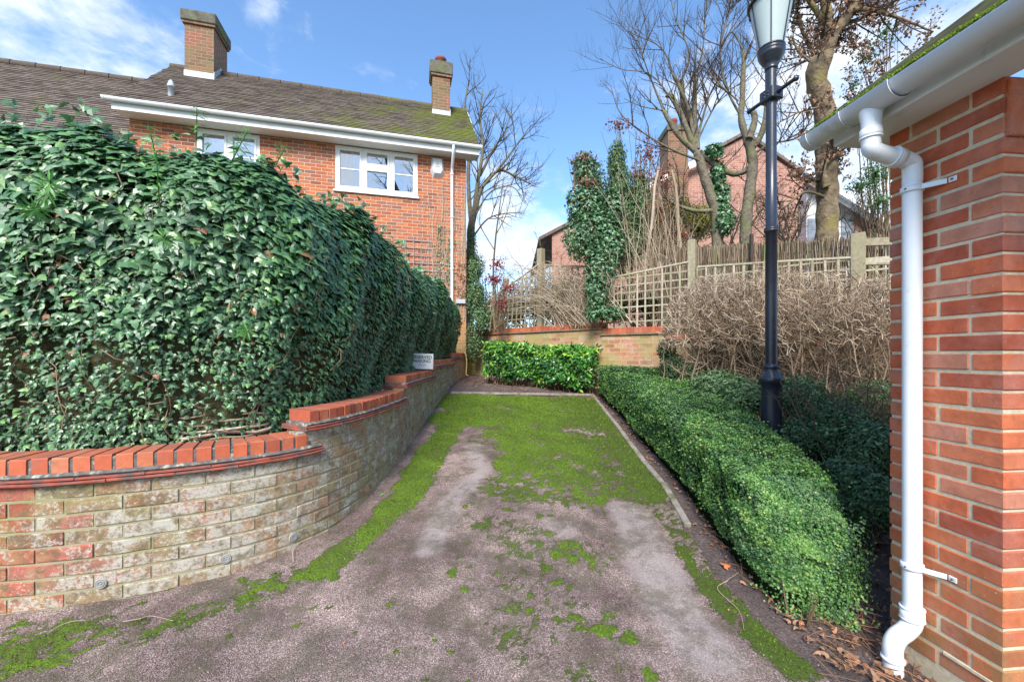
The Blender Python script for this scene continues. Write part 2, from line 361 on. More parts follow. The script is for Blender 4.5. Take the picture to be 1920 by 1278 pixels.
M['brown_leaf'] = rnd_mat('dry_leaf', ((0, (0.14, 0.075, 0.045)), (.6, (0.28, 0.16, 0.10)), (1, (0.42, 0.27, 0.17))), 0.7, 0.3, trans=0.15)
M['light_leaf'] = rnd_mat('light_green_leaf', ((0, (0.05, 0.13, 0.04)), (1, (0.16, 0.33, 0.10))), 0.5, 0.4, trans=0.2)
M['fallen'] = rnd_mat('fallen_leaf', ((0, (0.14, 0.07, 0.04)), (.5, (0.26, 0.14, 0.085)), (.9, (0.40, 0.22, 0.12)), (1, (0.50, 0.17, 0.07))), 0.7, 0.3)
M['black_plastic'] = simple('dark_opening', (0.012, 0.010, 0.010), 0.8, 0.2, 10)
M['hose'] = simple('yellow_hose', (0.60, 0.48, 0.16), 0.5, 0.1, 20)
M['grey_box'] = simple('grey_plastic', (0.45, 0.48, 0.52), 0.5, 0.05, 20)
M['alarm'] = simple('alarm_plastic', (0.62, 0.63, 0.64), 0.4, 0.05, 20)
M['alarm_dark'] = simple('alarm_print', (0.10, 0.12, 0.16), 0.5, 0.05, 20)
M['sign_white'] = simple('sign_white', (0.80, 0.81, 0.82), 0.4, 0.03, 20)
M['ink'] = simple('sign_ink', (0.04, 0.05, 0.06), 0.5, 0.05, 20)
M['ink_pale'] = simple('faded_ink', (0.40, 0.42, 0.44), 0.5, 0.05, 20)
M['kerb'] = simple('kerb_concrete', (0.27, 0.24, 0.20), 0.95, 0.3, 18, bmp=0.5, dirt=((0.12, 0.13, 0.05), 6, 0.52))
M['door'] = simple('door_paint', (0.05, 0.04, 0.035), 0.6, 0.2, 10)

# ---------------------------------------------------------------- ground, drive
def soil_mat():
    m, t, b = new_mat('soil'); co = objco(t)
    n = t.noise(co, 5, 8, 0.7); n2 = t.noise(co, 80, 4, 0.7)
    c = t.ramp(n, ((0.3, (0.075, 0.055, 0.050)), (0.7, (0.20, 0.145, 0.13))))
    c = t.mix(1.0, c, t.ramp(n2, ((0.3, 0.5), (0.7, 1.5))), 'MULTIPLY')
    v = t.n('ShaderNodeTexVoronoi'); v.inputs['Scale'].default_value = 120; t.l(co, v.inputs['Vector'])
    c = t.mix(t.math('MULTIPLY', t.ramp(v.outputs['Distance'], ((0.05, 1.0), (0.12, 0.0))), t.ramp(t.noise(co, 30, 2), ((0.55, 0.0), (0.6, 1.0)))), c, (0.5, 0.45, 0.42))
    t.l(c, b.inputs['Base Color']); b.inputs['Roughness'].default_value = 0.95
    bump(t, t.math('ADD', t.math('MULTIPLY', n, 2.0), n2), b, 0.9, 0.02); return m
M['soil'] = soil_mat()
def terrain():
    mb = MB()
    def grid(xs, ys, zf):
        X, Y = np.meshgrid(xs, ys); Z = zf(X, Y); nx, ny = len(xs), len(ys)
        V = np.stack([X, Y, Z], -1).reshape(-1, 3)
        i, j = np.meshgrid(np.arange(nx-1), np.arange(ny-1)); a = (j*nx+i).ravel()
        return V, np.stack([a, a+1, a+nx+1, a+nx], -1)
    V, Fq = grid(np.linspace(-5, 4.6, 160), np.concatenate([np.linspace(-1, 5, 110), np.linspace(5.06, 10.5, 70)]), lambda X, Y: ground(X, Y)-0.012)
    mb.add(V, Fq, smooth=True)
    o = mb.build('ground', M['soil']); tag(o, kind='structure')
    far = MB(); V, Fq = grid(np.array([-900, -60, -12, -5, 0, 5, 12, 60, 900.]), np.array([-900, -60, -12, -3, 3, 8, 15, 60, 900.]), lambda X, Y: np.where(np.hypot(X, Y) > 50, CZ-1.6, CZ-1.75)+X*0)
    far.add(V, Fq); o = far.build('far_ground', simple('far_grass', (0.07, 0.09, 0.035), 0.95, 0.4, 3, bmp=0.4)); tag(o, kind='structure')
terrain()

# moss density on the drive, described by patches on the ground
def world_pts(l): return [G(x, y)[:2] for x, y in l]
def seg_dist(X, Y, pts):
    d = np.full(X.shape, 1e9)
    for (a, b) in zip(pts[:-1], pts[1:]):
        ab = b-a; L = ab@ab+1e-9; t = np.clip(((X-a[0])*ab[0]+(Y-a[1])*ab[1])/L, 0, 1)
        d = np.minimum(d, np.hypot(X-a[0]-t*ab[0], Y-a[1]-t*ab[1]))
    return d
def vnoise(X, Y, sc, seed=0):
    r = np.random.default_rng(seed); T = r.random((256, 256)); x = X*sc+500; y = Y*sc+500
    xi = np.floor(x).astype(int); yi = np.floor(y).astype(int); fx = x-xi; fy = y-yi; fx = fx*fx*(3-2*fx); fy = fy*fy*(3-2*fy)
    g = lambda a, b: T[a % 256, b % 256]
    return (g(xi, yi)*(1-fx)+g(xi+1, yi)*fx)*(1-fy)+(g(xi, yi+1)*(1-fx)+g(xi+1, yi+1)*fx)*fy
def fbm(X, Y, sc, seed=0, o=4):
    v = 0; a = 0.5; s = 0
    for i in range(o): v = v+a*vnoise(X, Y, sc*2**i, seed+i); s += a; a *= 0.55
    return v/s
MOSS_LINES = [([(870, 765), (825, 830), (785, 890), (745, 950)], .18, .98), ([(745, 950), (700, 990), (630, 1045), (570, 1075)], .12, .82), ([(560, 1075), (470, 1110), (400, 1140), (330, 1160)], .13, .66),
              ([(860, 745), (980, 750), (1105, 752)], .8, 1.0), ([(870, 780), (1000, 780), (1130, 790)], .6, .92), ([(970, 820), (1080, 830), (1160, 840)], .6, .86), ([(990, 870), (1100, 880), (1190, 890)], .55, .76), ([(1100, 1265), (1150, 1275)], .12, .55),
              ([(1130, 780), (1180, 860), (1225, 930)], .14, .95), ([(1225, 930), (1280, 1010), (1320, 1080)], .15, .66), ([(1320, 1080), (1400, 1170), (1500, 1250)], .13, .74),
              ([(0, 1225), (100, 1210), (230, 1190)], .22, .64), ([(120, 1275), (200, 1265), (420, 1230)], .08, .4), ([(1100, 1270), (1140, 1265)], .07, .55),
              ([(900, 930), (960, 1000), (1010, 1080), (960, 1170)], .34, .50), ([(1040, 1010), (1100, 1080), (1060, 1150)], .32, .53), ([(960, 910), (1170, 940)], .45, .64)]
BARE_LINES = [([(885, 835), (905, 880), (850, 930), (810, 1010), (800, 1030)], .09, 1.0), ([(1175, 960), (1215, 1040), (1250, 1110), (1330, 1220)], .15, 1.0), ([(1040, 980), (1070, 1000)], .08, .6)]
MOSS_LINES = [(world_pts(a), w, k) for a, w, k in MOSS_LINES]; BARE_LINES = [(world_pts(a), w, k) for a, w, k in BARE_LINES]
_r = np.random.default_rng(5); CUSH = [(_r.uniform(-.35, .95), 1.55+3.2*_r.random()**.9, _r.uniform(.012, .055), _r.uniform(.55, 1.0)) for _ in range(150)]+[(_r.uniform(-2.6, -.4), 1.5+.9*_r.random(), _r.uniform(.01, .04), _r.uniform(.5, .9)) for _ in range(40)]
def moss_density(X, Y):
    m = np.zeros(X.shape)
    for p, w, k in MOSS_LINES: m = np.maximum(m, k*(1-sm(w*0.25, w*1.75, seg_dist(X, Y, p))))
    m = np.maximum(m, 0.16+X*0)
    wx = X+.05*(fbm(X, Y, 14, 21, 2)-.5); wy = Y+.05*(fbm(X, Y, 14, 23, 2)-.5)
    for (cx, cy, r, k) in CUSH: m = np.maximum(m, k*(1-sm(r*.3, r*1.5, np.hypot(wx-cx, wy-cy))))
    b = np.zeros(X.shape)
    for p, w, k in BARE_LINES: b = np.maximum(b, k*(1-sm(w*0.5, w*1.3, seg_dist(X, Y, p)+0.10*(fbm(X, Y, 6, 3)-.5))))
    m = m*(1-b)
    n = fbm(X, Y, 4.0, 11, 5)*0.36+fbm(X, Y, 17.0, 31, 3)*0.36+fbm(X, Y, 60.0, 71, 2)*0.28
    d = sm(-0.20, 0.34, m*1.12-(n*2.3-0.58))
    d = d*(.50+.50*sm(.35, .80, m))
    return d, b
def drive_mat():
    m, t, b = new_mat('gravel_tarmac'); co = objco(t)
    a = t.n('ShaderNodeAttribute'); a.attribute_name = 'moss'; a2 = t.n('ShaderNodeAttribute'); a2.attribute_name = 'bare'
    v = t.n('ShaderNodeTexVoronoi'); v.inputs['Scale'].default_value = 270; t.l(co, v.inputs['Vector'])
    sep = t.n('ShaderNodeSeparateColor'); t.l(v.outputs['Color'], sep.inputs[0])
    chip = t.ramp(sep.outputs[0], ((0, (0.13, 0.082, 0.074)), (.45, (0.275, 0.20, 0.18)), (.8, (0.41, 0.325, 0.295)), (1, (0.62, 0.55, 0.52))))
    big = t.noise(co, 1.8, 7, 0.7, 0.4)
    c = t.mix(1.0, chip, t.ramp(big, ((0.36, (0.48, 0.39, 0.41)), (0.52, (0.86, .81, .79)), (0.68, (1.30, 1.23, 1.18)))), 'MULTIPLY')
    c = t.mix(t.math('MULTIPLY', a2.outputs['Fac'], 0.75), c, t.mix(0.6, chip, (0.47, 0.41, 0.385)))
    n3 = t.noise(co, 70, 4, 0.7)
    dk = t.math('MULTIPLY', t.ramp(t.noise(co, 5, 8, 0.8), ((0.46, 0.0), (0.58, 1.0))), 0.62)
    c = t.mix(dk, c, (0.105, 0.095, 0.055))
    mg = t.ramp(n3, ((0.3, (0.055, 0.100, 0.012)), (0.7, (0.21, 0.33, 0.026))))
    sx = t.n('ShaderNodeSeparateXYZ'); t.l(co, sx.inputs[0]); mg = t.mix(t.math('MULTIPLY', t.math('MULTIPLY', t.math('SUBTRACT', sx.outputs[0], .55), 2.0, clamp=True), .65), mg, (0.060, 0.085, 0.018))
    mg = t.mix(t.ramp(t.noise(co, 3.5, 5, 0.6), ((0.42, 0.0), (0.62, 0.75))), mg, (0.085, 0.110, 0.024))
    mf = t.math('ADD', a.outputs['Fac'], t.math('MULTIPLY', t.math('SUBTRACT', t.math('MULTIPLY_ADD', n3, .6, t.math('MULTIPLY', t.noise(co, 160, 3, .7), .4)), 0.5), 2.2))
    fac = t.ramp(mf, ((0.42, 0.0), (0.62, 1.0)))
    c = t.mix(fac, c, mg); t.l(c, b.inputs['Base Color']); b.inputs['Roughness'].default_value = 0.9; b.inputs['Specular IOR Level'].default_value = 0.25
    h = t.math('ADD', t.math('MULTIPLY', v.outputs['Distance'], -0.8), t.math('MULTIPLY', t.math('MULTIPLY', n3, fac), 3.0))
    bump(t, h, b, 0.9, 0.006); return m
M['drive'] = drive_mat()
L0 = [(-5.2, 1.4), (-4.2, 1.72), (-3.3, 1.80), (-2.41, 1.92), (-2.09, 1.993), (-1.716, 2.156), (-1.43, 2.36), (-1.25, 2.62), (-1.15, 2.95), (-1.10, 3.4), (-1.085, 4.1), (-1.10, 5.0), (-1.115, 6.0), (-1.12, 7.5), (-1.115, 9.62)]
LW = Path(L0, 14)     # front face of the left garden wall; n>0 = towards the drive
KERB = [G(*p)[:2] for p in ((1112, 741), (1150, 790), (1200, 855), (1245, 910), (1290, 985))]
def drive():
    mb = MB(); xs = np.arange(-4.8, 1.75, 0.02); ys = np.concatenate([np.arange(0.6, 4.0, 0.02), np.arange(4.0, 6.86, 0.035)])
    X, Y = np.meshgrid(xs, ys)
    d, b = moss_density(X, Y)
    inside = np.ones(X.shape, bool)
    # right boundary follows the kerb then the soil bed
    kb = np.array(KERB+[G(1340, 1060)[:2], G(1450, 1190)[:2], G(1560, 1278)[:2]]); o = np.argsort(kb[:, 1])
    xr = np.interp(Y, kb[o, 1], kb[o, 0]); wob = 0.05*(fbm(X, Y, 6, 77)-.5)*(Y < 3.2)
    inside &= X < xr+wob*2
    # left boundary: a thin bare margin then the wall
    inside &= ~((Y > 2.3) & (X < np.interp(Y, LW.p[20:, 1], LW.p[20:, 0])-0.02))
    Z = ground(X, Y)-0.004+0.010*d*fbm(X, Y, 30, 5)+0.003*fbm(X, Y, 12, 9)
    nx = len(xs); V = np.stack([X, Y, Z], -1).reshape(-1, 3)
    i, j = np.meshgrid(np.arange(nx-1), np.arange(len(ys)-1)); a = (j*nx+i); ok = inside[:-1, :-1] & inside[1:, 1:] & inside[1:, :-1] & inside[:-1, 1:]
    a = a[ok]; mb.add(V, np.stack([a, a+1, a+nx+1, a+nx], -1), smooth=True)
    me_o = mb.build('driveway', M['drive']); me = me_o.data
    for nm, arr in (('moss', d), ('bare', b)):
        at = me.attributes.new(nm, 'FLOAT', 'POINT'); at.data.foreach_set('value', arr.ravel().astype(np.float32))
    tag(me_o, kind='structure')
    # moss tufts
    N = 260000; y = 1.3+(RNG.random(N)**1.35)*5.5; x = RNG.uniform(-4.2, 1.6, N); dd, _ = moss_density(x, y)
    xr = np.interp(y, kb[o, 1], kb[o, 0]); xl = np.where(y > 2.3, np.interp(y, LW.p[20:, 1], LW.p[20:, 0])+0.03, -9)
    k = (RNG.random(N) < dd**2.2*0.6) & (x < xr) & (x > xl); x, y, dd = x[k], y[k], dd[k]; n = len(x)
    pos = np.stack([x, y, ground(x, y)-0.002], -1); th = RNG.random(n)*6.28
    nr = np.stack([np.cos(th), np.sin(th), RNG.normal(0.1, .3, n)], -1); tp = np.stack([RNG.normal(0, .7, n), RNG.normal(0, .7, n), np.ones(n)], -1)
    sc = RNG.uniform(0.006, 0.013, n)*(0.8+0.10*y)*(0.5+0.8*dd)
    mb = MB(); mb.inst([[-.35, 0, 0], [.35, 0, 0], [0.0, 1, .2]], [[0, 1, 2]], pos, nr, tp, sc)
    o2 = mb.build('moss', rnd_mat('moss_tuft', ((0, (0.045, 0.085, 0.012)), (.6, (0.12, 0.22, 0.02)), (1, (0.26, 0.37, 0.03))), 0.7, 0.2, trans=0.25)); tag(o2, kind='stuff')
drive()
def kerbs():
    r = None; k = Path(KERB, 8); s = 0.0; i = 0
    root = empty('kerb_edging', (*k.at(0), ground(*k.at(0))), 'narrow weathered concrete kerb edging between the mossy drive and the box hedge', 'kerb')
    while s < k.L-0.05:
        e = min(s+0.6, k.L); a = k.at(s+.004); b = k.at(e-.004); mb = MB()
        za = float(ground(*a))-0.008; zb = float(ground(*b))-0.008
        mb.beam((a[0], a[1], za), (b[0], b[1], zb), 0.05, 0.05, bev=0.006); part(mb, 'kerb_stone', M['kerb'], root); s = e
    # back edging
    mb = MB(); p = [G(846, 737), G(975, 739), G(1112, 741)]
    for a, b in zip(p[:-1], p[1:]): mb.beam((a[0], a[1], a[2]+.01), (b[0], b[1], b[2]+.01), 0.03, 0.04, bev=.004)
    part(mb, 'back_edging', M['kerb'], root)
kerbs()

# ---------------------------------------------------------------- left curved garden wall, real bricks
def left_wall_mats():
    m, t, b = new_mat('stained_wall_brick'); co = objco(t); a = t.n('ShaderNodeAttribute'); a.attribute_name = 'rnd'
    sp = t.n('ShaderNodeSeparateXYZ'); t.l(co, sp.inputs[0])
    c = t.ramp(a.outputs['Fac'], ((0, (0.24, 0.075, 0.060)), (.25, (0.50, 0.12, 0.065)), (.4, (0.44, 0.17, 0.13)), (.55, (0.33, 0.18, 0.10)), (.8, (0.36, 0.25, 0.14)), (1, (0.30, 0.15, 0.13))))
    c = t.mix(1.0, c, t.ramp(t.noise(co, 25, 6, .65), ((.3, .7), (.7, 1.15))), 'MULTIPLY')
    # olive-buff film over most of the wall except the near left
    left = t.math('MULTIPLY', t.math('ADD', sp.outputs[0], 2.35), 0.95, clamp=True)
    film = t.math('MULTIPLY', t.ramp(t.math('ADD', t.noise(co, 3.2, 6, .7), t.math('MULTIPLY', left, 0.26)), ((0.57, 0.0), (0.74, 1.0))), 0.60)
    c = t.mix(film, c, t.mix(t.noise(co, 14, 4), (0.30, 0.22, 0.13), (0.50, 0.42, 0.26)))
    ga = t.math('MULTIPLY', t.ramp(t.noise(co, 2.6, 6, .65, .3), ((0.47, 0.0), (0.65, 1.0))), 0.66)
    c = t.mix(ga, c, (0.31, 0.32, 0.11))
    # white crusty lichen in blotches, thickest around the bend
    bend = t.math('SUBTRACT', 1.0, t.math('MULTIPLY', t.math('ABSOLUTE', t.math('ADD', sp.outputs[0], 1.62)), 1.2), clamp=True)
    w = t.math('MULTIPLY', t.ramp(t.math('ADD', t.math('MULTIPLY_ADD', t.noise(co, 60, 7, .8), .62, t.math('MULTIPLY', t.noise(co, 7, 5), .38)), t.math('MULTIPLY', bend, .075)), ((0.53, 0.0), (0.575, 1.0))), 0.9)
    c = t.mix(w, c, t.mix(t.noise(co, 160, 4, .8), (0.28, 0.25, 0.18), (0.74, 0.71, 0.64))); c = t.mix(t.ramp(t.noise(co, 18, 6, .75), ((.48, 0.0), (.62, .80))), c, (0.17, 0.125, 0.07)); t.l(c, b.inputs['Base Color']); b.inputs['Roughness'].default_value = 0.92; b.inputs['Specular IOR Level'].default_value = .25
    bump(t, t.noise(co, 70, 7, .8), b, 0.8, 0.007)
    m2, t, b = new_mat('stained_mortar'); co = objco(t)
    c = t.mix(t.noise(co, 6, 5, .7), (0.20, 0.17, 0.10), (0.46, 0.41, 0.27)); c = t.mix(t.ramp(t.noise(co, 2.4, 5, .6), ((.5, 0.0), (.65, .7))), c, (0.27, 0.30, 0.10))
    t.l(c, b.inputs['Base Color']); b.inputs['Roughness'].default_value = 1; bump(t, t.noise(co, 90, 4), b, .6, .005)
    m3, t, b = new_mat('cap_brick'); co = objco(t); a = t.n('ShaderNodeAttribute'); a.attribute_name = 'rnd'
    c = t.ramp(a.outputs['Fac'], ((0, (0.42, 0.090, 0.048)), (.5, (0.60, 0.135, 0.055)), (1, (0.56, 0.19, 0.095))))
    c = t.mix(1.0, c, t.ramp(t.noise(co, 30, 5, .6), ((.3, .8), (.7, 1.06))), 'MULTIPLY'); c = t.mix(t.math('MULTIPLY', t.ramp(t.noise(co, 20, 7, .8), ((.54, 0.0), (.62, 1.0))), .5), c, (0.20, 0.14, 0.10))
    gn = t.n('ShaderNodeNewGeometry'); s2 = t.n('ShaderNodeSeparateXYZ'); t.l(gn.outputs['Normal'], s2.inputs[0])
    c = t.mix(t.math('MULTIPLY', t.math('MULTIPLY', t.ramp(t.noise(co, 12, 5, .7), ((.4, .25), (.6, 1.0))), t.math('POWER', s2.outputs[2], 4, clamp=True)), .55), c, (0.20, 0.12, 0.085))
    t.l(c, b.inputs['Base Color']); b.inputs['Roughness'].default_value = .8; bump(t, t.noise(co, 150, 4), b, .3, .002)
    m4 = simple('lichen_mortar', (0.13, 0.12, 0.11), 1, .4, 30, bmp=.8, dirt=((0.50, 0.48, 0.36), 26, .53))
    m5 = simple('creasing_tile', (0.34, 0.085, 0.055), .85, .25, 20, bmp=.3, dirt=((0.11, 0.09, 0.08), 14, .46))
    return m, m2, m3, m4, m5
WM = left_wall_mats()
def path_box(mb, path, s0, s1, n0, n1, z0, z1, bev=0.004, rnd=.5, mat=0, jit=0.0015, seg=1):
    """brick following the wall curve; n1 = outer face"""
    if seg == 1: ss = np.array([s0, s1])
    else: ss = np.linspace(s0, s1, seg+1)
    ring = [(n0, z0), (n1-bev, z0), (n1, z0+bev), (n1, z1-bev), (n1-bev, z1), (n0, z1)]
    V = []
    for k, q in enumerate(ss):
        for (n, z) in ring:
            p = path.at(q, n+random.uniform(-jit, jit)); V.append((p[0], p[1], z+random.uniform(-jit, jit)))
    if bev > 0:   # pull the end rings' outer edge in
        for k, q in ((0, s0+bev), (len(ss)-1, s1-bev)):
            pass
    R = len(ring); Fq = [[k*R+j, k*R+(j+1) % R, (k+1)*R+(j+1) % R, (k+1)*R+j] for k in range(len(ss)-1) for j in range(R)]
    mb.add(V, Fq, rnd=rnd, mat=mat)
    e = np.array([[0, 1, 4, 5], [1, 2, 3, 4]]); mb.V.append(np.zeros((0, 3)))
    base = mb.nv-len(V); mb.F.append((np.concatenate([e+base, e+base+(len(ss)-1)*R]), np.full(4, rnd), mat, None, False))
SECT = [(LW.s_at_y(1.75), LW.s_at_y(2.60)+0.02, -0.62), (LW.s_at_y(2.56), LW.s_at_y(4.12), -0.475), (LW.s_at_y(4.14), LW.s_at_y(5.86), -0.335), (LW.s_at_y(5.78), LW.s_at_y(7.78), -0.20), (LW.s_at_y(7.72), LW.L, -0.085)]
SECT[0] = (0.6, SECT[0][1], -0.62)
def left_wall():
    root = empty('garden_wall', (-1.1, 4.0, float(ground(-1.1, 4))), 'low curved brick retaining wall with stepped orange brick capping along the left of the drive', 'wall')
    b = MB(); c = MB(); 
    for si, (s0, s1, lv) in enumerate(SECT):
        s1b = SECT[si+1][0] if si+1 < len(SECT) else s1
        # body bricks under this section; courses from one shared datum
        top = lv+CZ-0.006; gmin = min(float(ground(*LW.at(q))) for q in np.linspace(s0, s1b, 8))-0.12
    datum = -0.62+CZ-0.008
    for r in range(-10, 12):
        z1 = datum-r*0.075; z0 = z1-0.066
        s = 0.3+(0.1125 if r % 2 else 0)
        while s < LW.L:
            e = min(s+0.215, LW.L); mid = (s+e)/2
            lv = max([q[2] for q in SECT if q[0] <= mid <= q[1]+0.02] or [-9])+CZ
            if z1 <= lv+0.03 and z1 > float(ground(*LW.at(mid)))-0.03 and lv > -5:
                z1c = min(z1, lv-0.004)
                rr = random.random()
                if mid < 3.0 and rr < 0.8: rr *= 0.5
                path_box(b, LW, s, e, -0.10, 0.0+random.uniform(-.002, .0025), z0, z1c, 0.005, rnd=rr, jit=0.0022, seg=1 if LW.at(mid)[1] > 3.2 else 2)
            s += 0.225
    part(b, 'brickwork', WM[0], root)
    # mortar core
    for (s0, s1, lv) in SECT:
        n = max(2, int((s1-s0)/0.03)); ss = np.linspace(s0, s1, n+1); V = []
        for q in ss:
            for (nn, z) in ((-0.215, -1), (-0.0045, -1), (-0.0045, lv+CZ), (-0.215, lv+CZ)):
                p = LW.at(q, nn); V.append((p[0], p[1], float(ground(*p))-0.25 if z == -1 else z))
        Fq = [[k*4+j, k*4+(j+1) % 4, (k+1)*4+(j+1) % 4, (k+1)*4+j] for k in range(n) for j in range(4)]+[[0, 1, 2, 3], [n*4, n*4+1, n*4+2, n*4+3]]
        c.add(V, Fq)
    part(c, 'mortar', WM[1], root)
    # creasing tiles, mortar bed, brick-on-edge capping
    for i, (s0, s1, lv) in enumerate(SECT):
        t = MB(); z = lv+CZ
        q = s0-(0.0 if i == 0 else 0.03)
        e1 = s1+(0.035 if i < 4 else 0)
        for layer, (nn, zz, off) in enumerate(((0.035, z, 0), (0.028, z+0.016, 0.12))):
            s = q-off
            while s < e1:
                a = max(s, q); bb = min(s+0.265, e1)
                if bb-a > 0.02: path_box(t, LW, a, bb, -0.235, nn+random.uniform(-.003, .003), zz, zz+0.013, 0.003, rnd=random.random(), jit=0.0015, seg=2)
                s += 0.268
        part(t, 'creasing_tile', WM[4], root)
        m = MB(); path_box(m, LW, q+0.01, e1-0.02, -0.20, 0.026, z+0.0285, z+0.052, 0.012, jit=0.0, seg=max(2, int((s1-s0)/.08)))
        path_box(m, LW, s0+0.035, s1-0.04, -0.195, -0.004, z+0.045, z+0.116, 0.004, jit=0.0, seg=max(2, int((s1-s0)/.08))); part(m, 'mortar_bed', WM[3], root)
        k = MB(); s = s0+0.012; g = 0.0105 if i else 0.0165
        while s+0.06 < s1:
            w = 0.065+random.uniform(-.002, .002)
            path_box(k, LW, s, s+w, -0.205, 0.002+random.uniform(-.003, .003), z+0.036, z+0.124+random.uniform(-.002, .002), 0.005, rnd=random.random(), jit=0.0015)
            s += w+g
        part(k, 'capping', WM[2], root)
    for px, py in ((191, 1093), (425, 1047), (551, 1007)):
        best = min(np.linspace(0.5, 4.5, 400), key=lambda q: abs((LW.at(q)[0]/LW.at(q)[1])*F+CX-px)); p = LW.at(best); n = LW.nrm(best)
        zz = CZ-(py-HZ)/F*p[1]; mb = MB(); o = (p[0], p[1], zz)
        mb.lathe(o, ((0.0, .006), (.005, .006), (.006, .004), (.010, .004), (.011, .007), (.015, .007), (.016, .004), (.019, .004), (.021, .007), (.025, .005), (.026, -.01)), 20, (n[0], n[1], 0))
        part(mb, 'drain_cap', simple('cap_grey', (.30, .29, .27), .7, .2, 30), root)
left_wall()

# ---------------------------------------------------------------- leaf templates
def ivy_leaf():
    half = [(.0, .0), (.24, -.14), (.56, .10), (.30, .30), (.30, .50)]
    V = [(0, .0, 0), (0, .40, .03), (0, 1.0, -.12)]; Fq = []
    for sgn in (1, -1):
        b = len(V)
        for (x, y) in half[1:]: V.append((sgn*x, y, -.22*abs(x)-.02))
        seq = [0]+list(range(b, b+4))+[2]
        for i in range(5): Fq.append([1, seq[i], seq[i+1]] if sgn < 0 else [1, seq[i+1], seq[i]])
    return np.array(V), np.array(Fq)
IV, IF = ivy_leaf()
DV = np.array([[0, 0, 0], [.32, .5, -.10], [0, 1, -.08], [-.32, .5, -.10], [0, .5, .03]]); DF = np.array([[0, 1, 4], [1, 2, 4], [2, 3, 4], [3, 0, 4]])
NV_ = np.array([[0, 0, 0], [.14, .45, -.05], [0, 1, -.12], [-.14, .45, -.05]]); NF = np.array([[0, 1, 2], [0, 2, 3]])
QV = np.array([[0, 0, 0], [.30, .5, -.08], [0, 1, 0], [-.30, .5, -.08]]); QF = np.array([[0, 1, 2], [0, 2, 3]])

# ---------------------------------------------------------------- ivy on a wattle fence
IVY_S0, IVY_S1 = 0.3, LW.s_at_y(8.75)
def ivy_top(q): 
    y = LW.at(q)[..., 1]
    return CZ+1.19+.03*sm(1.8, 3.2, y)+0.05*np.sin(q*2.3+.8)+0.05*np.sin(q*5.1)+0.03*np.sin(q*11.0)-0.12*sm(7.5, 8.75, y)
def ivy_n(q, h):
    """outward offset of the ivy face at height fraction h"""
    y = LW.at(q)[..., 1]; far = sm(4.5, 8.0, y)
    base = -0.235*(1-far)-0.08*far
    n = base+0.13*np.sin(np.clip(h, 0, 1)*2.6)**1.2*(1-.3*far)+0.03*np.sin(q*4+h*5)+0.025*np.sin(q*9-h*8)
    return n-0.38*np.clip(h-0.82, 0, 1)**1.5*4
def q_at_px(px, n=0.0):
    qs = np.linspace(.2, LW.L, 1500); a = LW.at(qs, n); return float(qs[np.argmin(np.abs(a[:, 0]/a[:, 1]*F+CX-px))])
QW0, QW1 = q_at_px(335, -.25), q_at_px(505, -.25)
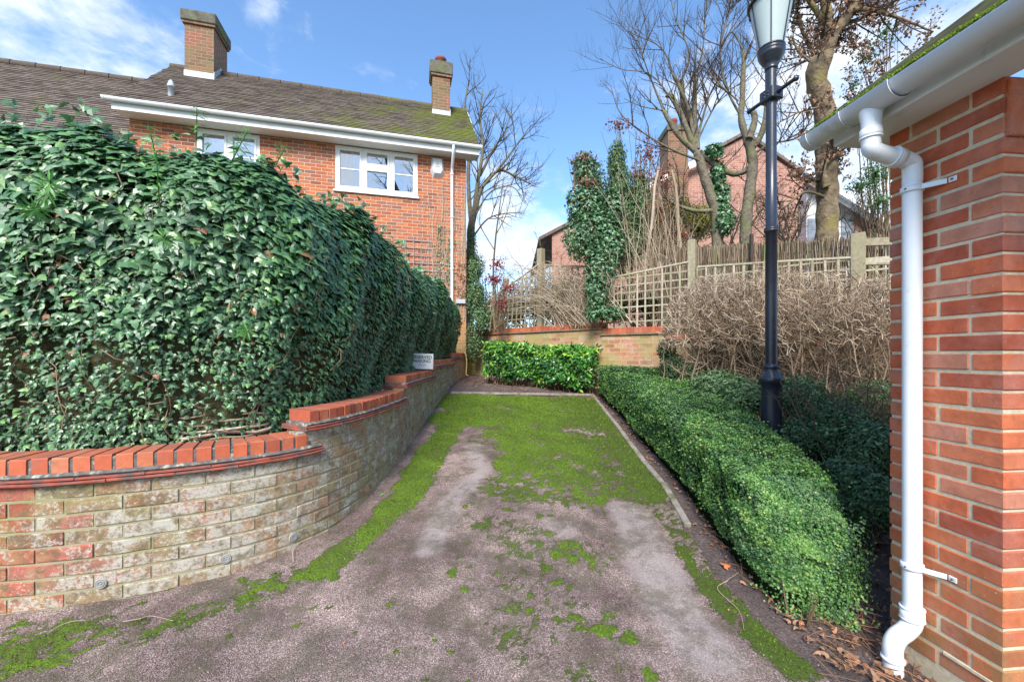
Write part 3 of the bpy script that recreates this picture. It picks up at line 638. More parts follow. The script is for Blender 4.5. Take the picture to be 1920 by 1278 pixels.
def ivy():
    p = LW.at(3); root = empty('ivy', (p[0], p[1], CZ-.55), 'dense dark green ivy smothering the woven fence above the curved brick wall', 'ivy')
    # dark inner body
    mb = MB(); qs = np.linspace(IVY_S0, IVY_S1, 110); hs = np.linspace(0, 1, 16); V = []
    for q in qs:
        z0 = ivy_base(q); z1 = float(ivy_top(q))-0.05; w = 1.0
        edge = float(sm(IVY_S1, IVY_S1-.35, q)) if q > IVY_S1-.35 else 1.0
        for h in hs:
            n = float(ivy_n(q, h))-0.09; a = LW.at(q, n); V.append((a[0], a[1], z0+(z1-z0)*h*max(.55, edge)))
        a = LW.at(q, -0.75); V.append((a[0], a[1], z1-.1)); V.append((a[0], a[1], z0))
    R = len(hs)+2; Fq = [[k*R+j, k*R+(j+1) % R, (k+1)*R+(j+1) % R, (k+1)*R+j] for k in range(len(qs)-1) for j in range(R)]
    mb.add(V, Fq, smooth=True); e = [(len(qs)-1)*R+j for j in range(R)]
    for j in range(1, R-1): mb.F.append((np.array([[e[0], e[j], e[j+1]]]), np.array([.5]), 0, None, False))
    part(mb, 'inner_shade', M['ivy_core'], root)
    N = 56000; q = IVY_S0+RNG.random(N)*(IVY_S1-IVY_S0); h = RNG.random(N)**0.93
    h = np.where(RNG.random(N) < .10, RNG.uniform(.92, 1.0, N), h); h = np.where(RNG.random(N) < .10, RNG.uniform(.0, .12, N), h)
    z0 = np.array([ivy_base(a) for a in np.linspace(IVY_S0, IVY_S1, 200)]); z0 = np.interp(q, np.linspace(IVY_S0, IVY_S1, 200), z0)
    z = z0+(ivy_top(q)-z0)*h; n = ivy_n(q, h)
    xy = LW.at(q, 0); nr = LW.nrm(q)
    layer = RNG.random(N); n = n-0.07*layer
    thin = fbm(q*1.0, z, 2.2, 55)      # thin, brown patches in the lower part
    keep = ~((h < .45) & (thin > .62) & (RNG.random(N) < .45)); keep &= ~((h < .15) & (q > QW0) & (q < QW1) & (RNG.random(N) < .60))
    topb = np.clip(h-.8, 0, 1)*5; nz = topb*1.3+RNG.normal(.55, .25, N); nv = np.concatenate([nr*1.0, nz[:, None]], 1)+RNG.normal(0, .27, (N, 3))
    tip = np.stack([RNG.normal(0, .55, N), RNG.normal(0, .55, N), -np.ones(N)], -1)+np.concatenate([nr*topb[:, None]*.8, np.zeros((N, 1))], 1)
    pos = np.concatenate([xy+nr*n[:, None], z[:, None]], 1)
    sc = RNG.uniform(.022, .060, N)*(1+.35*(h > .6))*np.where(q < 4, .95, 1.0); sc *= 1-.35*((h < .4))
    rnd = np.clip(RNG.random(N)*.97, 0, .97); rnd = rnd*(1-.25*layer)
    dead = (RNG.random(N) < .018*(h < .7)+.002); rnd[dead] = RNG.uniform(.985, 1, dead.sum())
    k = keep
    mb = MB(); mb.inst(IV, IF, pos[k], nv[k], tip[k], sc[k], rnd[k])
    # stray tips above the top line
    N2 = 900; q = IVY_S0+RNG.random(N2)*(IVY_S1-IVY_S0-.3); pos = np.concatenate([LW.at(q)+LW.nrm(q)*RNG.uniform(-.45, -.15, N2)[:, None], (ivy_top(q)+RNG.exponential(.018, N2))[:, None]], 1)
    nv = RNG.normal(0, .6, (N2, 3))+np.array([.1, -.6, .8]); tip = RNG.normal(0, .7, (N2, 3)); mb.inst(IV, IF, pos, nv, tip, RNG.uniform(.03, .06, N2), RNG.random(N2)*.97)
    part(mb, 'foliage', M['ivy'], root)
    # bare runners
    st = MB(); N3 = 260; q = RNG.uniform(IVY_S0+.2, IVY_S1-.4, N3); K = 6; P = np.zeros((N3, K, 3)); hh = RNG.uniform(0.02, .75, N3); dq = RNG.normal(0, .05, (N3, K)).cumsum(1); dh = RNG.uniform(.0, .05, (N3, K)).cumsum(1)
    for k_ in range(K):
        qq = q+dq[:, k_]; h2 = np.clip(hh+dh[:, k_], 0, 1); zb = np.interp(qq, np.linspace(IVY_S0, IVY_S1, 200), np.array([ivy_base(a) for a in np.linspace(IVY_S0, IVY_S1, 200)]))
        a = LW.at(qq)+LW.nrm(qq)*(ivy_n(qq, h2)+RNG.uniform(-.04, .03, N3))[:, None]; P[:, k_, :2] = a; P[:, k_, 2] = zb+(ivy_top(qq)-zb)*h2
    st.tubes(P, np.full((N3, K), .0022)*RNG.uniform(.6, 1.8, (N3, 1)), 4, rnd=RNG.random(N3)); part(st, 'stem', M['twig_brown'], root)
def ivy_base(q):
    lv = max([s[2] for s in SECT if s[0] <= q <= s[1]+.02] or [-.62]); return lv+CZ+0.03
ivy()
def wattle():
    global QW0, QW1
    p = LW.at(3, -.3); root = empty('woven_fence', (p[0], p[1], CZ-.6), 'woven wattle hurdle fence showing through gaps in the ivy above the wall', 'fence')
    mb = MB(); mp = MB()
    for r in range(62):
        z = CZ-.60+r*.026; K = 90; q = np.linspace(.5, IVY_S1-.6, K)
        n = -.34+.02*np.sin(q*12+(r % 2)*math.pi)+RNG.normal(0, .002, K)
        if r < 10: n = n+0.10*sm(QW0-.1, QW0+.05, q)*(1-sm(QW1-.05, QW1+.1, q))*(1 if r < 7 else .6)
        a = LW.at(q)+LW.nrm(q)*n[:, None]; P = np.concatenate([a, (z+RNG.normal(0, .006, K)+.10*sm(2.6, 8, a[:, 1])*0)[:, None]], 1)
        if z > CZ-.5 or True: mb.tubes(P[None], np.full((1, K), .0065)*RNG.uniform(.7, 1.5), 6, rnd=RNG.random())
    part(mb, 'woven_rods', M['twig_straw'], root)
    for q in np.arange(.6, IVY_S1-.6, .26):
        a = LW.at(q, -.34); mp.beam((a[0], a[1], CZ-.7), (a[0], a[1], CZ+1.1), .03, .03, rnd=random.random())
    part(mp, 'upright', M['wood'], root)
wattle()
def sprig(px, py, q, n_off, size, tilt, label, whorls=5):
    a = LW.at(q, n_off); z = CZ-(py-HZ)/F*a[1]; base = np.array((a[0], a[1], z)); nr = np.append(LW.nrm(q), 0.0)
    root = empty('leafy_sprig', base, label, 'plant', 'light green lance-leaved sprigs in the ivy')
    ax = np.array(tilt, float)+nr*.5; ax /= np.linalg.norm(ax); st = MB(); st.tube([base-ax*size*.3, base, base+ax*size*.5, base+ax*size], [.004, .002], 5, 3); part(st, 'stem', M['sprig'], root)
    pos = []; tip = []; nv = []; u = np.cross(ax, (0, 0, 1)+nr*.3); u /= np.linalg.norm(u); v = np.cross(ax, u)
    for w in range(whorls):
        c = base+ax*size*(w+.6)/whorls
        for k in range(9):
            th = k*6.283/9+w; d = u*math.cos(th)+v*math.sin(th); pos.append(c+d*.002); tip.append(d+ax*(.25+.5*w/whorls)+RNG.normal(0, .12, 3)); nv.append(ax+RNG.normal(0, .2, 3))
    mb = MB(); mb.inst(NV_*np.array([.55, 1, 1]), NF, np.array(pos), np.array(nv), np.array(tip), RNG.uniform(.045, .075, len(pos))); part(mb, 'leaf', M['sprig'], root)
def q_at_px(px, n=0.0):
    qs = np.linspace(.2, LW.L, 1500); a = LW.at(qs, n); return float(qs[np.argmin(np.abs(a[:, 0]/a[:, 1]*F+CX-px))])
for px, py, size, tilt, lab, wh in ((300, 370, .22, (.1, 0, 1), 'tallest light green whorled sprig standing out of the upper ivy', 7), (95, 370, .16, (.8, -.2, .3), 'light green sprig leaning across the ivy near the left edge', 5),
                                (310, 450, .06, (.3, -.3, .1), 'single rosette of light green leaves below the tallest sprig', 2), (60, 395, .14, (1, 0, -.1), 'low arching light green sprig at the far left of the ivy', 4),
                                (440, 290, .16, (.5, 0, .8), 'light green sprig at the ivy top below the bathroom window', 5), (370, 250, .13, (.1, 0, 1), 'light green sprig poking above the ivy ridge at its crest', 4), (520, 300, .10, (.3, 0, .8), 'small light green sprig on the sloping ivy top beside the red wall', 3),
                                (455, 625, .07, (.5, -.2, .2), 'small light green sprig low in the ivy above the curved wall', 3), (295, 290, .14, (-.1, 0, 1), 'upper light green sprig directly above the tallest one', 4)):
    lab = lab.replace('bathroom window', 'left house window'); q = q_at_px(px, -.02); sprig(px, py, q, .0, size, tilt, lab, wh)

# ---------------------------------------------------------------- parking sign
def text_mesh(txt, size, name, mat, mtx_o, ex, ey, nrm, root, thick=.0006, cx=True):
    cu = bpy.data.curves.new(name, 'FONT'); cu.body = txt; cu.size = size; cu.extrude = thick; cu.align_x = 'CENTER' if cx else 'LEFT'; cu.align_y = 'CENTER'; cu.offset = size*.018
    o = bpy.data.objects.new(name, cu); scene.collection.objects.link(o); dg = bpy.context.evaluated_depsgraph_get()
    me = bpy.data.meshes.new_from_object(o.evaluated_get(dg)); bpy.data.objects.remove(o)
    a = np.empty(len(me.vertices)*3, np.float32); me.vertices.foreach_get('co', a); a = a.reshape(-1, 3)
    W = np.array(mtx_o)+a[:, :1]*np.array(ex)+a[:, 1:2]*np.array(ey)+a[:, 2:3]*np.array(nrm); me.vertices.foreach_set('co', W.astype(np.float32).ravel()); me.update()
    me.materials.clear(); me.materials.append(mat); o = bpy.data.objects.new(name, me); scene.collection.objects.link(o); put(o, root); return o
def sign():
    Y = 5.45; c = P3(792, 677, Y); W = 40/F*Y; Hh = 29/F*Y
    root = empty('parking_sign', (c[0], c[1], c[2]-Hh/2), 'white reserved parking notice standing on the wall capping, half covered by ivy', 'sign')
    ex = np.array((math.cos(.10), math.sin(.10), -.03)); ex /= np.linalg.norm(ex); ez = np.array((.03, 0, 1.)); ez /= np.linalg.norm(ez); n = np.cross(ex, ez); ez = np.cross(n, ex); ez = -ez if ez[2] < 0 else ez
    mb = MB(); mb.obox(c, ex, n, ez, -W/2, W/2, -.004, 0.0, -Hh/2, Hh/2, .001); part(mb, 'board', M['sign_white'], root)
    # the face towards the camera is +n side (n points to -Y)
    f = 1 if n[1] < 0 else -1; o = c+n*f*(.0012 if f > 0 else .0052)
    text_mesh('RESERVED', .057, 'top_line', M['ink'], o+ez*.052-ex*.005, ex, ez, n*f, root)
    text_mesh('PARKING', .057, 'middle_line', M['ink'], o+ez*.001-ex*.012, ex, ez, n*f, root)
    text_mesh('No.20', .036, 'bottom_line', M['ink_pale'], o-ez*.048, ex, ez, n*f, root)
sign()

# ---------------------------------------------------------------- garage at the right
GA = math.atan2(885-960, F)        # direction of its side wall
gd = np.array((math.sin(GA), math.cos(GA), 0)); gn = np.array((-math.cos(GA), math.sin(GA), 0))    # gn: outward, to the drive
ga0 = 2.00
def GP(a, s, z): 
    """a: distance of the plane from the camera axis, s: along the wall, z rel camera"""
    return -gn*a+gd*s+np.array((0, 0, CZ+z))
S_FAR = 1.96*math.cos(GA)+1.806*math.sin(GA)*1.0; S_NEAR = 1.54*math.cos(GA)+1.852*math.sin(GA)
def garage():
    root = empty('garage', GP(ga0+.6, 1.2, -1.4), 'red brick garage corner with white gutter filling the right edge', 'garage')
    base = -1.335
    mats = rnd_mat('garage_brick', ((0, (0.44, 0.095, 0.050)), (.35, (0.66, 0.155, 0.066)), (.7, (0.72, 0.20, 0.085)), (1, (0.60, 0.25, 0.16))), .78, .3, 14, .30, .45)
    # weathering on the lowest courses
    t = NT(mats.node_tree); b = [n for n in t.N if n.type == 'BSDF_PRINCIPLED'][0]; src = b.inputs['Base Color'].links[0].from_socket; co = objco(t); sp = t.n('ShaderNodeSeparateXYZ'); t.l(co, sp.inputs[0])
    lowk = t.math('DIVIDE', t.math('SUBTRACT', 0.42+CZ-1.05, sp.outputs[2]), 0.55, clamp=True)
    c = t.mix(t.math('MULTIPLY', t.math('MULTIPLY', lowk, t.ramp(t.noise(co, 9, 6, .7), ((.38, .25), (.6, 1.0)))), .75), src, (0.30, 0.20, 0.08))
    c = t.mix(t.math('MULTIPLY', t.ramp(t.noise(co, 4, 6, .7), ((.48, 0.0), (.68, 1.0))), .45), c, (0.55, 0.27, 0.21))
    c = t.mix(t.math('MULTIPLY', t.ramp(t.noise(co, 22, 7, .8), ((.52, 0.0), (.66, 1.0))), .40), c, (0.24, 0.08, 0.05))
    c = t.mix(t.math('MULTIPLY', t.ramp(t.noise(co, 55, 6, .85), ((.60, 0.0), (.64, 1.0))), .5), c, (0.22, 0.06, 0.035)); c = t.mix(t.ramp(t.noise(co, 130, 2), ((.745, 0.0), (.76, 1.0))), c, (0.75, 0.72, 0.70)); t.l(c, b.inputs['Base Color'])
    mort = simple('garage_mortar', (0.62, 0.52, 0.36), .95, .15, 40, bmp=.6, dirt=((0.42, 0.37, 0.26), 9, .60))
    br = MB(); ez = np.array((0, 0, 1.))
    nrow = 32
    def brick(o, ex, ey, x0, x1, z0, z1, dep, rr=None):
        j = lambda: random.uniform(-.0026, .0026)
        br.obox(o, ex, ey, ez, x0+j(), x1+j(), -dep, random.uniform(-.0012, .0018), z0+j(), z1+j(), .0045, rnd=random.random() if rr is None else rr)
    for r in range(nrow):
        z0 = CZ+base+r*.075; z1 = z0+.0635; 
        if z0 > CZ+1.04: break
        # side wall from near corner (s=S_NEAR) going away
        o = GP(ga0, S_NEAR, 0); o[2] = 0
        L = S_FAR-S_NEAR+.004
        if r % 2 == 0: xs = [(.0, .215), (.225, L-.0 if L < .44 else .44)]
        else: xs = [(.0, .1025), (.1125, .3275), (.3375, L)]
        for a, b_ in xs: 
            if b_-a > .02: brick(o, gd, gn, a, b_, z0, z1, .10)
        # front return, facing the camera, opening jamb
        rd = -gn; o2 = GP(ga0, S_NEAR, 0); o2[2] = 0
        if r < 27: br.obox(o2, rd, -gd, ez, .1115, .335, -.09, random.uniform(-.001, .0015), z0, z1, .0045, rnd=random.random()*.6)
        # far return
        o3 = GP(ga0, S_FAR, 0); o3[2] = 0
        for k in range(14):
            a = k*.225+(.1125 if r % 2 else 0); br.obox(o3, rd, gd, ez, a, a+.215, -.09, 0, z0, z1, .0045, rnd=random.random())
    # lintel soldier course over the opening
    o2 = GP(ga0, S_NEAR, 0); o2[2] = 0
    for k in range(6): br.obox(o2, -gn, -gd, ez, .012+k*.0755, .077+k*.0755, -.02, .012, CZ+.825, CZ+1.04, .0045, rnd=.6)
    part(br, 'brickwork', mats, root)
    m = MB(); m.obox(GP(ga0, S_NEAR, 0)*np.array((1, 1, 0)), gd, gn, ez, .006, S_FAR-S_NEAR-.006, -.12, -.0035, CZ-1.6, CZ+1.05)
    m.obox(GP(ga0, S_NEAR, 0)*np.array((1, 1, 0)), -gn, -gd, ez, .006, .34, -.09, -.007, CZ-1.6, CZ+.70); m.obox(GP(ga0, S_FAR, 0)*np.array((1, 1, 0)), -gn, gd, ez, .008, 3.2, -.09, -.007, CZ-1.6, CZ+1.05)
    m.obox(GP(ga0, S_NEAR, 0)*np.array((1, 1, 0)), -gn, -gd, ez, .09, 3.2, -.09, -.001, CZ+.818, CZ+1.04)
    m.obox(GP(ga0+.33, S_NEAR, 0)*np.array((1, 1, 0)), gd, gn, ez, .0, S_FAR-S_NEAR-.1, -.05, -.005, CZ-1.6, CZ+1.04)
    part(m, 'mortar', mort, root)
    d = MB(); d.obox(GP(ga0+.34, S_NEAR+.12, 0)*np.array((1, 1, 0)), -gn, -gd, ez, 0, 2.6, -.04, 0, CZ-1.5, CZ+.72); part(d, 'door', M['door'], root)
    # plinth splash line
    p = MB(); p.obox(GP(ga0, S_NEAR, 0)*np.array((1, 1, 0)), gd, gn, ez, .002, .2, -.02, .004, CZ-1.275, CZ-1.26, .002); part(p, 'plinth_render', mort, root)
    # fascia, soffit, verge box
    f = MB(); sN, sF = 0.2, S_FAR+.10
    o = GP(0, 0, 0)*np.array((1, 1, 0))
    f.obox(o, gd, gn, ez, sN, sF, -(ga0+.02), -(ga0-.175), CZ+1.05, CZ+1.06); part(f, 'soffit', M['pvc'], root)
    f = MB(); f.obox(o, gd, gn, ez, sN, sF+.002, -(ga0-.172), -(ga0-.19), CZ+1.042, CZ+1.20, .002); part(f, 'fascia', M['pvc'], root)
    f = MB(); f.obox(o, gd, gn, ez, sF+.0, sF+.016, -(ga0+.30), -(ga0-.186), CZ+1.046, CZ+1.17, .002); f.obox(o, gd, gn, ez, S_FAR+.001, sF, -(ga0+.3), -(ga0-.16), CZ+1.058, CZ+1.066); part(f, 'verge_board', M['pvc'], root)
    # gutter: half-round channel with unions and a stop end
    gtr = MB(); th = np.linspace(math.pi*.97, 2*math.pi*1.015, 22); ac, zc, R = 1.747, 1.105, .056
    def trough(mb, s0, s1, R, t=.003):
        prof = [(R*math.cos(a), R*math.sin(a)) for a in th]+[((R-t)*math.cos(a), (R-t)*math.sin(a)) for a in th[::-1]]; V = []
        for s in (s0, s1):
            for (u, v) in prof: V.append(GP(ac+u, s, zc+v+.012))
        n = len(prof); mb.add(V, [[j, (j+1) % n, n+(j+1) % n, n+j] for j in range(n)], smooth=True)
        for k in range(len(th)-1): 
            for off in (0, n): mb.F.append((np.array([[off+k, off+k+1, off+n-2-k, off+n-1-k]])+mb.nv-2*n, np.array([.5]), 0, None, False))
    sEnd = 1.955
    trough(gtr, .1, sEnd, R); trough(gtr, sEnd-.035, sEnd+.004, R+.004)
    cv = [GP(ac+(R+.004)*math.cos(a), sEnd+.002, zc+.012+(R+.004)*math.sin(a)) for a in th]; cen = GP(ac, sEnd+.006, zc+.012)
    gtr.add([cen]+cv, [[0, i+1, i+2] for i in range(len(cv)-1)], smooth=True)
    part(gtr, 'gutter', M['pvc'], root)
    u = MB(); trough(u, 1.51, 1.735, R+.005); trough(u, 1.505, 1.518, R+.009); trough(u, 1.727, 1.740, R+.009)
    so = 1.632; u.tube([GP(ac, so, zc-.03), GP(ac, so, zc-.085), GP(ac, so, zc-.13)], [.044, .036, .036], 24); part(u, 'gutter_outlet', M['pvc'], root)
    # mossy tile edge above
    r = MB(); ex = gd; up = np.array((-gn*math.cos(math.radians(36.5))+ez*math.sin(math.radians(36.5)))); nn = np.cross(ex, up); nn = nn if nn[2] > 0 else -nn
    for k in range(14):
        for j in range(16):
            s = -.6+j*.168+(.084 if k % 2 else 0); st = GP(ga0-.195, 0, 1.178)+up*(k*.10); 
            r.obox(st+nn*(.012), ex, up, nn, s, s+.164, 0, .26, -.006, .006, .002, rnd=random.random())
    rt = part(r, 'roof', rnd_mat('garage_tile', ((0, (.06, .045, .035)), (1, (.12, .08, .06))), .9, .2, 20, .3, .4, patch=((.12, .17, .03), 9, .46, .9)), root)
    N = 26000; s = RNG.uniform(-.2, 2.0, N); k = RNG.exponential(.05, N); pos = GP(ga0-.195, 0, 1.178)+ex*s[:, None]+up*k[:, None]+nn*.017; 
    ms = fbm(s, k, 9, 8)>.42; pos = pos[ms]; n_ = len(pos); mb = MB(); mb.inst([[-.4, 0, 0], [.4, 0, 0], [0, 1, .3]], [[0, 1, 2]], pos, RNG.normal(0, 1, (n_, 3)), nn+RNG.normal(0, .5, (n_, 3)), RNG.uniform(.006, .015, n_))
    mo = mb.build('moss', M_moss); put(mo, rt)
    # swan neck + downpipe
    pr = .034; aw = ga0-.018-pr
    dp = MB(); n1 = [GP(ac, so, .985), GP(ac, so, .93), GP(ac+.02, so, .895), GP(aw-.02, so, .86), GP(aw, so, .82), GP(aw, so, .76)]
    dp.tube(n1, .035, 24, 6); 
    ring = lambda mb, c, ax, r0, w: mb.lathe(np.array(c)-np.array(ax)*w/2, ((r0-.004, 0), (r0+.004, 0), (r0+.005, w*.2), (r0+.004, w), (r0-.004, w)), 28, ax)
    ring(dp, n1[0]-ez*.012, ez, .036, .035); ring(dp, n1[0]-ez*.034, ez, .037, .008); 
    v = (n1[3]-n1[2]); v = v/np.linalg.norm(v); ring(dp, (n1[2]*.35+n1[3]*.65), v, .037, .035); ring(dp, (n1[2]*.35+n1[3]*.65)-v*.02, v, .039, .007)
    part(dp, 'swan_neck', M['pvc'], root)
    pipe = MB(); pipe.tube([GP(aw, so, .775), GP(aw, so, -.4), GP(aw, so, -1.16)], pr, 28); part(pipe, 'downpipe', M['pvc'], root)
    sh = MB(); q = [GP(aw, so, -1.15), GP(aw, so, -1.19), GP(aw-.03, so, -1.222), GP(aw-.075, so, -1.25), GP(aw-.095, so, -1.29), GP(aw-.095, so, -1.36), GP(aw-.095, so, -1.50)]
    sh.tube(q, .0365, 24, 6); ring(sh, q[0], ez, .038, .05); ring(sh, q[0]+ez*.028, ez, .040, .007); ring(sh, q[5]+ez*.02, ez, .038, .012); ring(sh, q[0]-ez*.02, ez, .040, .007); part(sh, 'shoe_bend', M['pvc'], root)
    for zz in (.733, -.935):
        bk = MB(); ring(bk, GP(aw, so, zz), ez, pr+.002, .026); bk.beam(GP(aw-.004, so-pr+.004, zz), GP(ga0-.008, so-.10, zz), .022, .004, up=gn, bev=.001)
        bk.obox(GP(ga0-.006, so-.115, zz), -gd, gn, ez, -.012, .018, -.004, .001, -.011, .011, .002); bo = part(bk, 'pipe_bracket', M['pvc'], root)
        sc = MB(); sc.lathe(GP(ga0-.008, so-.118, zz), ((0, .005), (.004, .004), (.0045, 0)), 10, gn); put2(sc.build('screw', M['screw']), bo); sc = MB(); sc.lathe(GP(aw-pr-.006, so-.006, zz), ((0, .004), (.0035, .003), (.004, 0)), 10, gn); put2(sc.build('screw', M['screw']), bo)
M_moss = rnd_mat('roof_moss', ((0, (0.07, 0.12, 0.015)), (.6, (0.20, 0.30, 0.03)), (1, (0.36, 0.46, 0.05))), .8, .2, trans=.2)
garage()

# ---------------------------------------------------------------- house
HO = np.array((-1.085, 9.65, 0.)); he = np.array((-.967, -.2555, 0)); hn = np.array((.2555, -.967, 0)); EZ = np.array((0, 0, 1.))
def HP(s, n, z): return HO+he*s+hn*n+EZ*(CZ+z)
def hs(px, n=0.0):
    o = HO+hn*n; k = (px-CX)/F; return (o[0]-o[1]*k)/(-he[0]+he[1]*k)
def roof_mat():
    m, t, b = new_mat('plain_tiles'); uv = t.n('ShaderNodeUVMap'); co = objco(t)
    bt = t.n('ShaderNodeTexBrick'); t.l(uv.outputs[0], bt.inputs['Vector']); bt.inputs['Scale'].default_value = 1; bt.inputs['Brick Width'].default_value = .165; bt.inputs['Row Height'].default_value = .10
    bt.inputs['Mortar Size'].default_value = .003; bt.inputs['Color1'].default_value = (0, 0, 0, 1); bt.inputs['Color2'].default_value = (1, 1, 1, 1); bt.inputs['Mortar'].default_value = (.2, .2, .2, 1)
    c = t.ramp(bt.outputs['Color'], ((0, (0.095, 0.072, 0.064)), (.5, (0.165, 0.128, 0.112)), (1, (0.23, 0.185, 0.165))))
    c = t.mix(1.0, c, t.ramp(t.noise(co, 20, 5, .7), ((.3, .7), (.7, 1.15))), 'MULTIPLY')
    sp = t.n('ShaderNodeSeparateXYZ'); t.l(co, sp.inputs[0])
    east = t.math('MULTIPLY', t.math('ADD', sp.outputs[0], 6.2), .030, clamp=True)
    mf = t.math('ADD', t.math('MULTIPLY_ADD', t.noise(co, 26, 4, .7), .5, t.math('MULTIPLY', t.noise(co, 1.4, 5, .6), .5)), east)
    c = t.mix(t.math('MULTIPLY', t.ramp(t.noise(co, 34, 5, .75), ((.54, 0.0), (.62, 1.0))), .55), c, (0.20, 0.19, 0.07)); c = t.mix(t.math('MULTIPLY', t.ramp(mf, ((.57, 0.0), (.72, 1.0))), .9), c, t.mix(t.noise(co, 60, 3), (0.10, 0.12, 0.02), (0.26, 0.30, 0.04)))
    c = t.mix(t.ramp(t.noise(co, 40, 3), ((.70, 0.0), (.74, .6))), c, (0.34, 0.32, 0.30))
    t.l(c, b.inputs['Base Color']); b.inputs['Roughness'].default_value = .92; b.inputs['Specular IOR Level'].default_value = .2
    bump(t, t.math('SUBTRACT', t.noise(co, 50, 4), bt.outputs['Fac']), b, .7, .012); return m
M['tiles'] = roof_mat()
def tiled_slope(mb, sa, sb, n0, z0, n1, z1, jag=.012):
    L = math.hypot(n1-n0, z1-z0); k = int(L/.10); dn, dz = (n1-n0)/L, (z1-z0)/L; un, uz = -dz*-1, 0
    nrm = np.array((abs(dz), abs(dn)))       # outward (n,z)
    for r in range(k):
        a = r*.10; b = (r+1)*.10+.02; ns = max(2, int(abs(sb-sa)/.5)); S = np.linspace(sa, sb, ns+1)
        j0 = random.uniform(-jag, jag); V = []; uv = []
        for s in S:
            sag = .010*math.sin(s*1.7+r)+.008*math.sin(s*4.1-r*2)
            s2 = s+(j0 if s in (sa, sb) else 0)
            V += [HP(s2, n0+dn*a+nrm[0]*(.022), z0+dz*a+nrm[1]*(.022)+sag*.4), HP(s2, n0+dn*b+nrm[0]*.004, z0+dz*b+nrm[1]*.004+sag*.4), HP(s2, n0+dn*a, z0+dz*a)]
        Fq = []; 
        for i in range(ns):
            Fq.append([i*3, (i+1)*3, (i+1)*3+1, i*3+1]); uv += [(S[i], r*.1), (S[i+1], r*.1), (S[i+1], r*.1+.1), (S[i], r*.1+.1)]
            Fq.append([i*3, i*3+2, (i+1)*3+2, (i+1)*3]); uv += [(S[i], r*.1+.05)]*4
        mb.add(V, Fq, uv=uv)
def house():
    root = empty('brick_house', HP(3, 0, -.6), 'two storey red brick house with mossy tiled roof rising behind the ivy', 'house')
    zt = 4.61; w = MB(); win = [(hs(783), hs(628), 3.60, 4.595), (hs(487), hs(368), 3.60, 4.595)]
    def wallq(s0, s1, z0, z1):
        w.add([HP(s0, 0, z0), HP(s1, 0, z0), HP(s1, 0, z1), HP(s0, 0, z1)], [[0, 1, 2, 3]], uv=[(s0, z0), (s1, z0), (s1, z1), (s0, z1)])
    wallq(0, win[0][0], -1, zt); wallq(win[0][1], win[1][0], -1, zt); wallq(win[1][1], 6.6, -1, zt)
    for (a, b, z0, z1) in win: wallq(a, b, -1, z0); wallq(a, b, z1, zt)
    for (s, sgn) in ((0, 1),):
        w.add([HP(s, 0, -1), HP(s, -3.4, -1), HP(s, -3.4, zt), HP(s, 0, zt)], [[0, 1, 2, 3]], uv=[(0, -1), (3.4, -1), (3.4, zt), (0, zt)])
        w.add([HP(s, 0, zt), HP(s, -3.4, zt), HP(s, -1.55, 6.5)], [[0, 1, 2]], uv=[(0, zt), (3.4, zt), (1.6, 6.5)])
    w.add([HP(6.6, 0, -1), HP(6.6, -3.4, -1), HP(6.6, -3.4, zt), HP(6.6, 0, zt)], [[0, 1, 2, 3]], uv=[(0, -1), (3.4, -1), (3.4, zt), (0, zt)])
    w.add([HP(6.6, 0, zt), HP(6.6, -3.4, zt), HP(6.6, -1.55, 6.5)], [[0, 1, 2]], uv=[(0, zt), (3.4, zt), (1.6, 6.5)])
    w.add([HP(6.6, -.55, -1), HP(13, -.55, -1), HP(13, -.55, 4.3), HP(6.6, -.55, 4.3)], [[0, 1, 2, 3]], uv=[(0, -1), (6.4, -1), (6.4, 4.3), (0, 4.3)])
    # window reveals
    for (a, b, z0, z1) in win:
        for q in ([HP(a, 0, z0), HP(a, -.1, z0), HP(a, -.1, z1), HP(a, 0, z1)], [HP(b, 0, z0), HP(b, -.1, z0), HP(b, -.1, z1), HP(b, 0, z1)]): w.quad(*q)
    part(w, 'wall', M['house_brick'], root)
    r = MB(); tiled_slope(r, -.25, 6.62, .40, 4.79, -1.5, 6.64)
    r.quad(HP(-.25, -1.5, 6.66), HP(6.6, -1.5, 6.66), HP(6.6, -3.7, 4.6), HP(-.25, -3.7, 4.6))
    rf = part(r, 'roof', M['tiles'], root)
    rr = MB(); 
    for k in range(15): rr.tube([HP(-.25+k*.458, -1.5, 6.62), HP(-.25+(k+1)*.458-.01, -1.5, 6.62)], [.095, .088], 10, rnd=random.random())
    put(rr.build('ridge_tiles', M['tiles']), rf)
    r2 = MB(); tiled_slope(r2, 6.62, 13, .45, 3.835, -2.25, 6.60); r2.quad(HP(6.4, -2.25, 6.61), HP(13, -2.25, 6.61), HP(13, -4.5, 4.4), HP(6.4, -4.5, 4.4))
    tiled_slope(r2, 6.15, 6.64, -.25, 4.55, -2.25, 6.60)
    rf2 = part(r2, 'wing_roof', M['tiles'], root); rr = MB()
    for k in range(14): rr.tube([HP(6.35+k*.458, -2.25, 6.60), HP(6.35+(k+1)*.458-.01, -2.25, 6.60)], [.095, .088], 10)
    put(rr.build('ridge_tiles', M['tiles']), rf2)
    # eaves: soffit, fascia, gutter
    e = MB(); e.obox(HP(0, 0, 0)*np.array((1, 1, 0)), he, hn, EZ, -.24, 6.7, -.01, .30, CZ+4.61, CZ+4.625); part(e, 'soffit', M['white_paint'], root)
    e = MB(); e.obox(HP(0, 0, 0)*np.array((1, 1, 0)), he, hn, EZ, -.245, 6.71, .30, .318, CZ+4.60, CZ+4.80, .002)
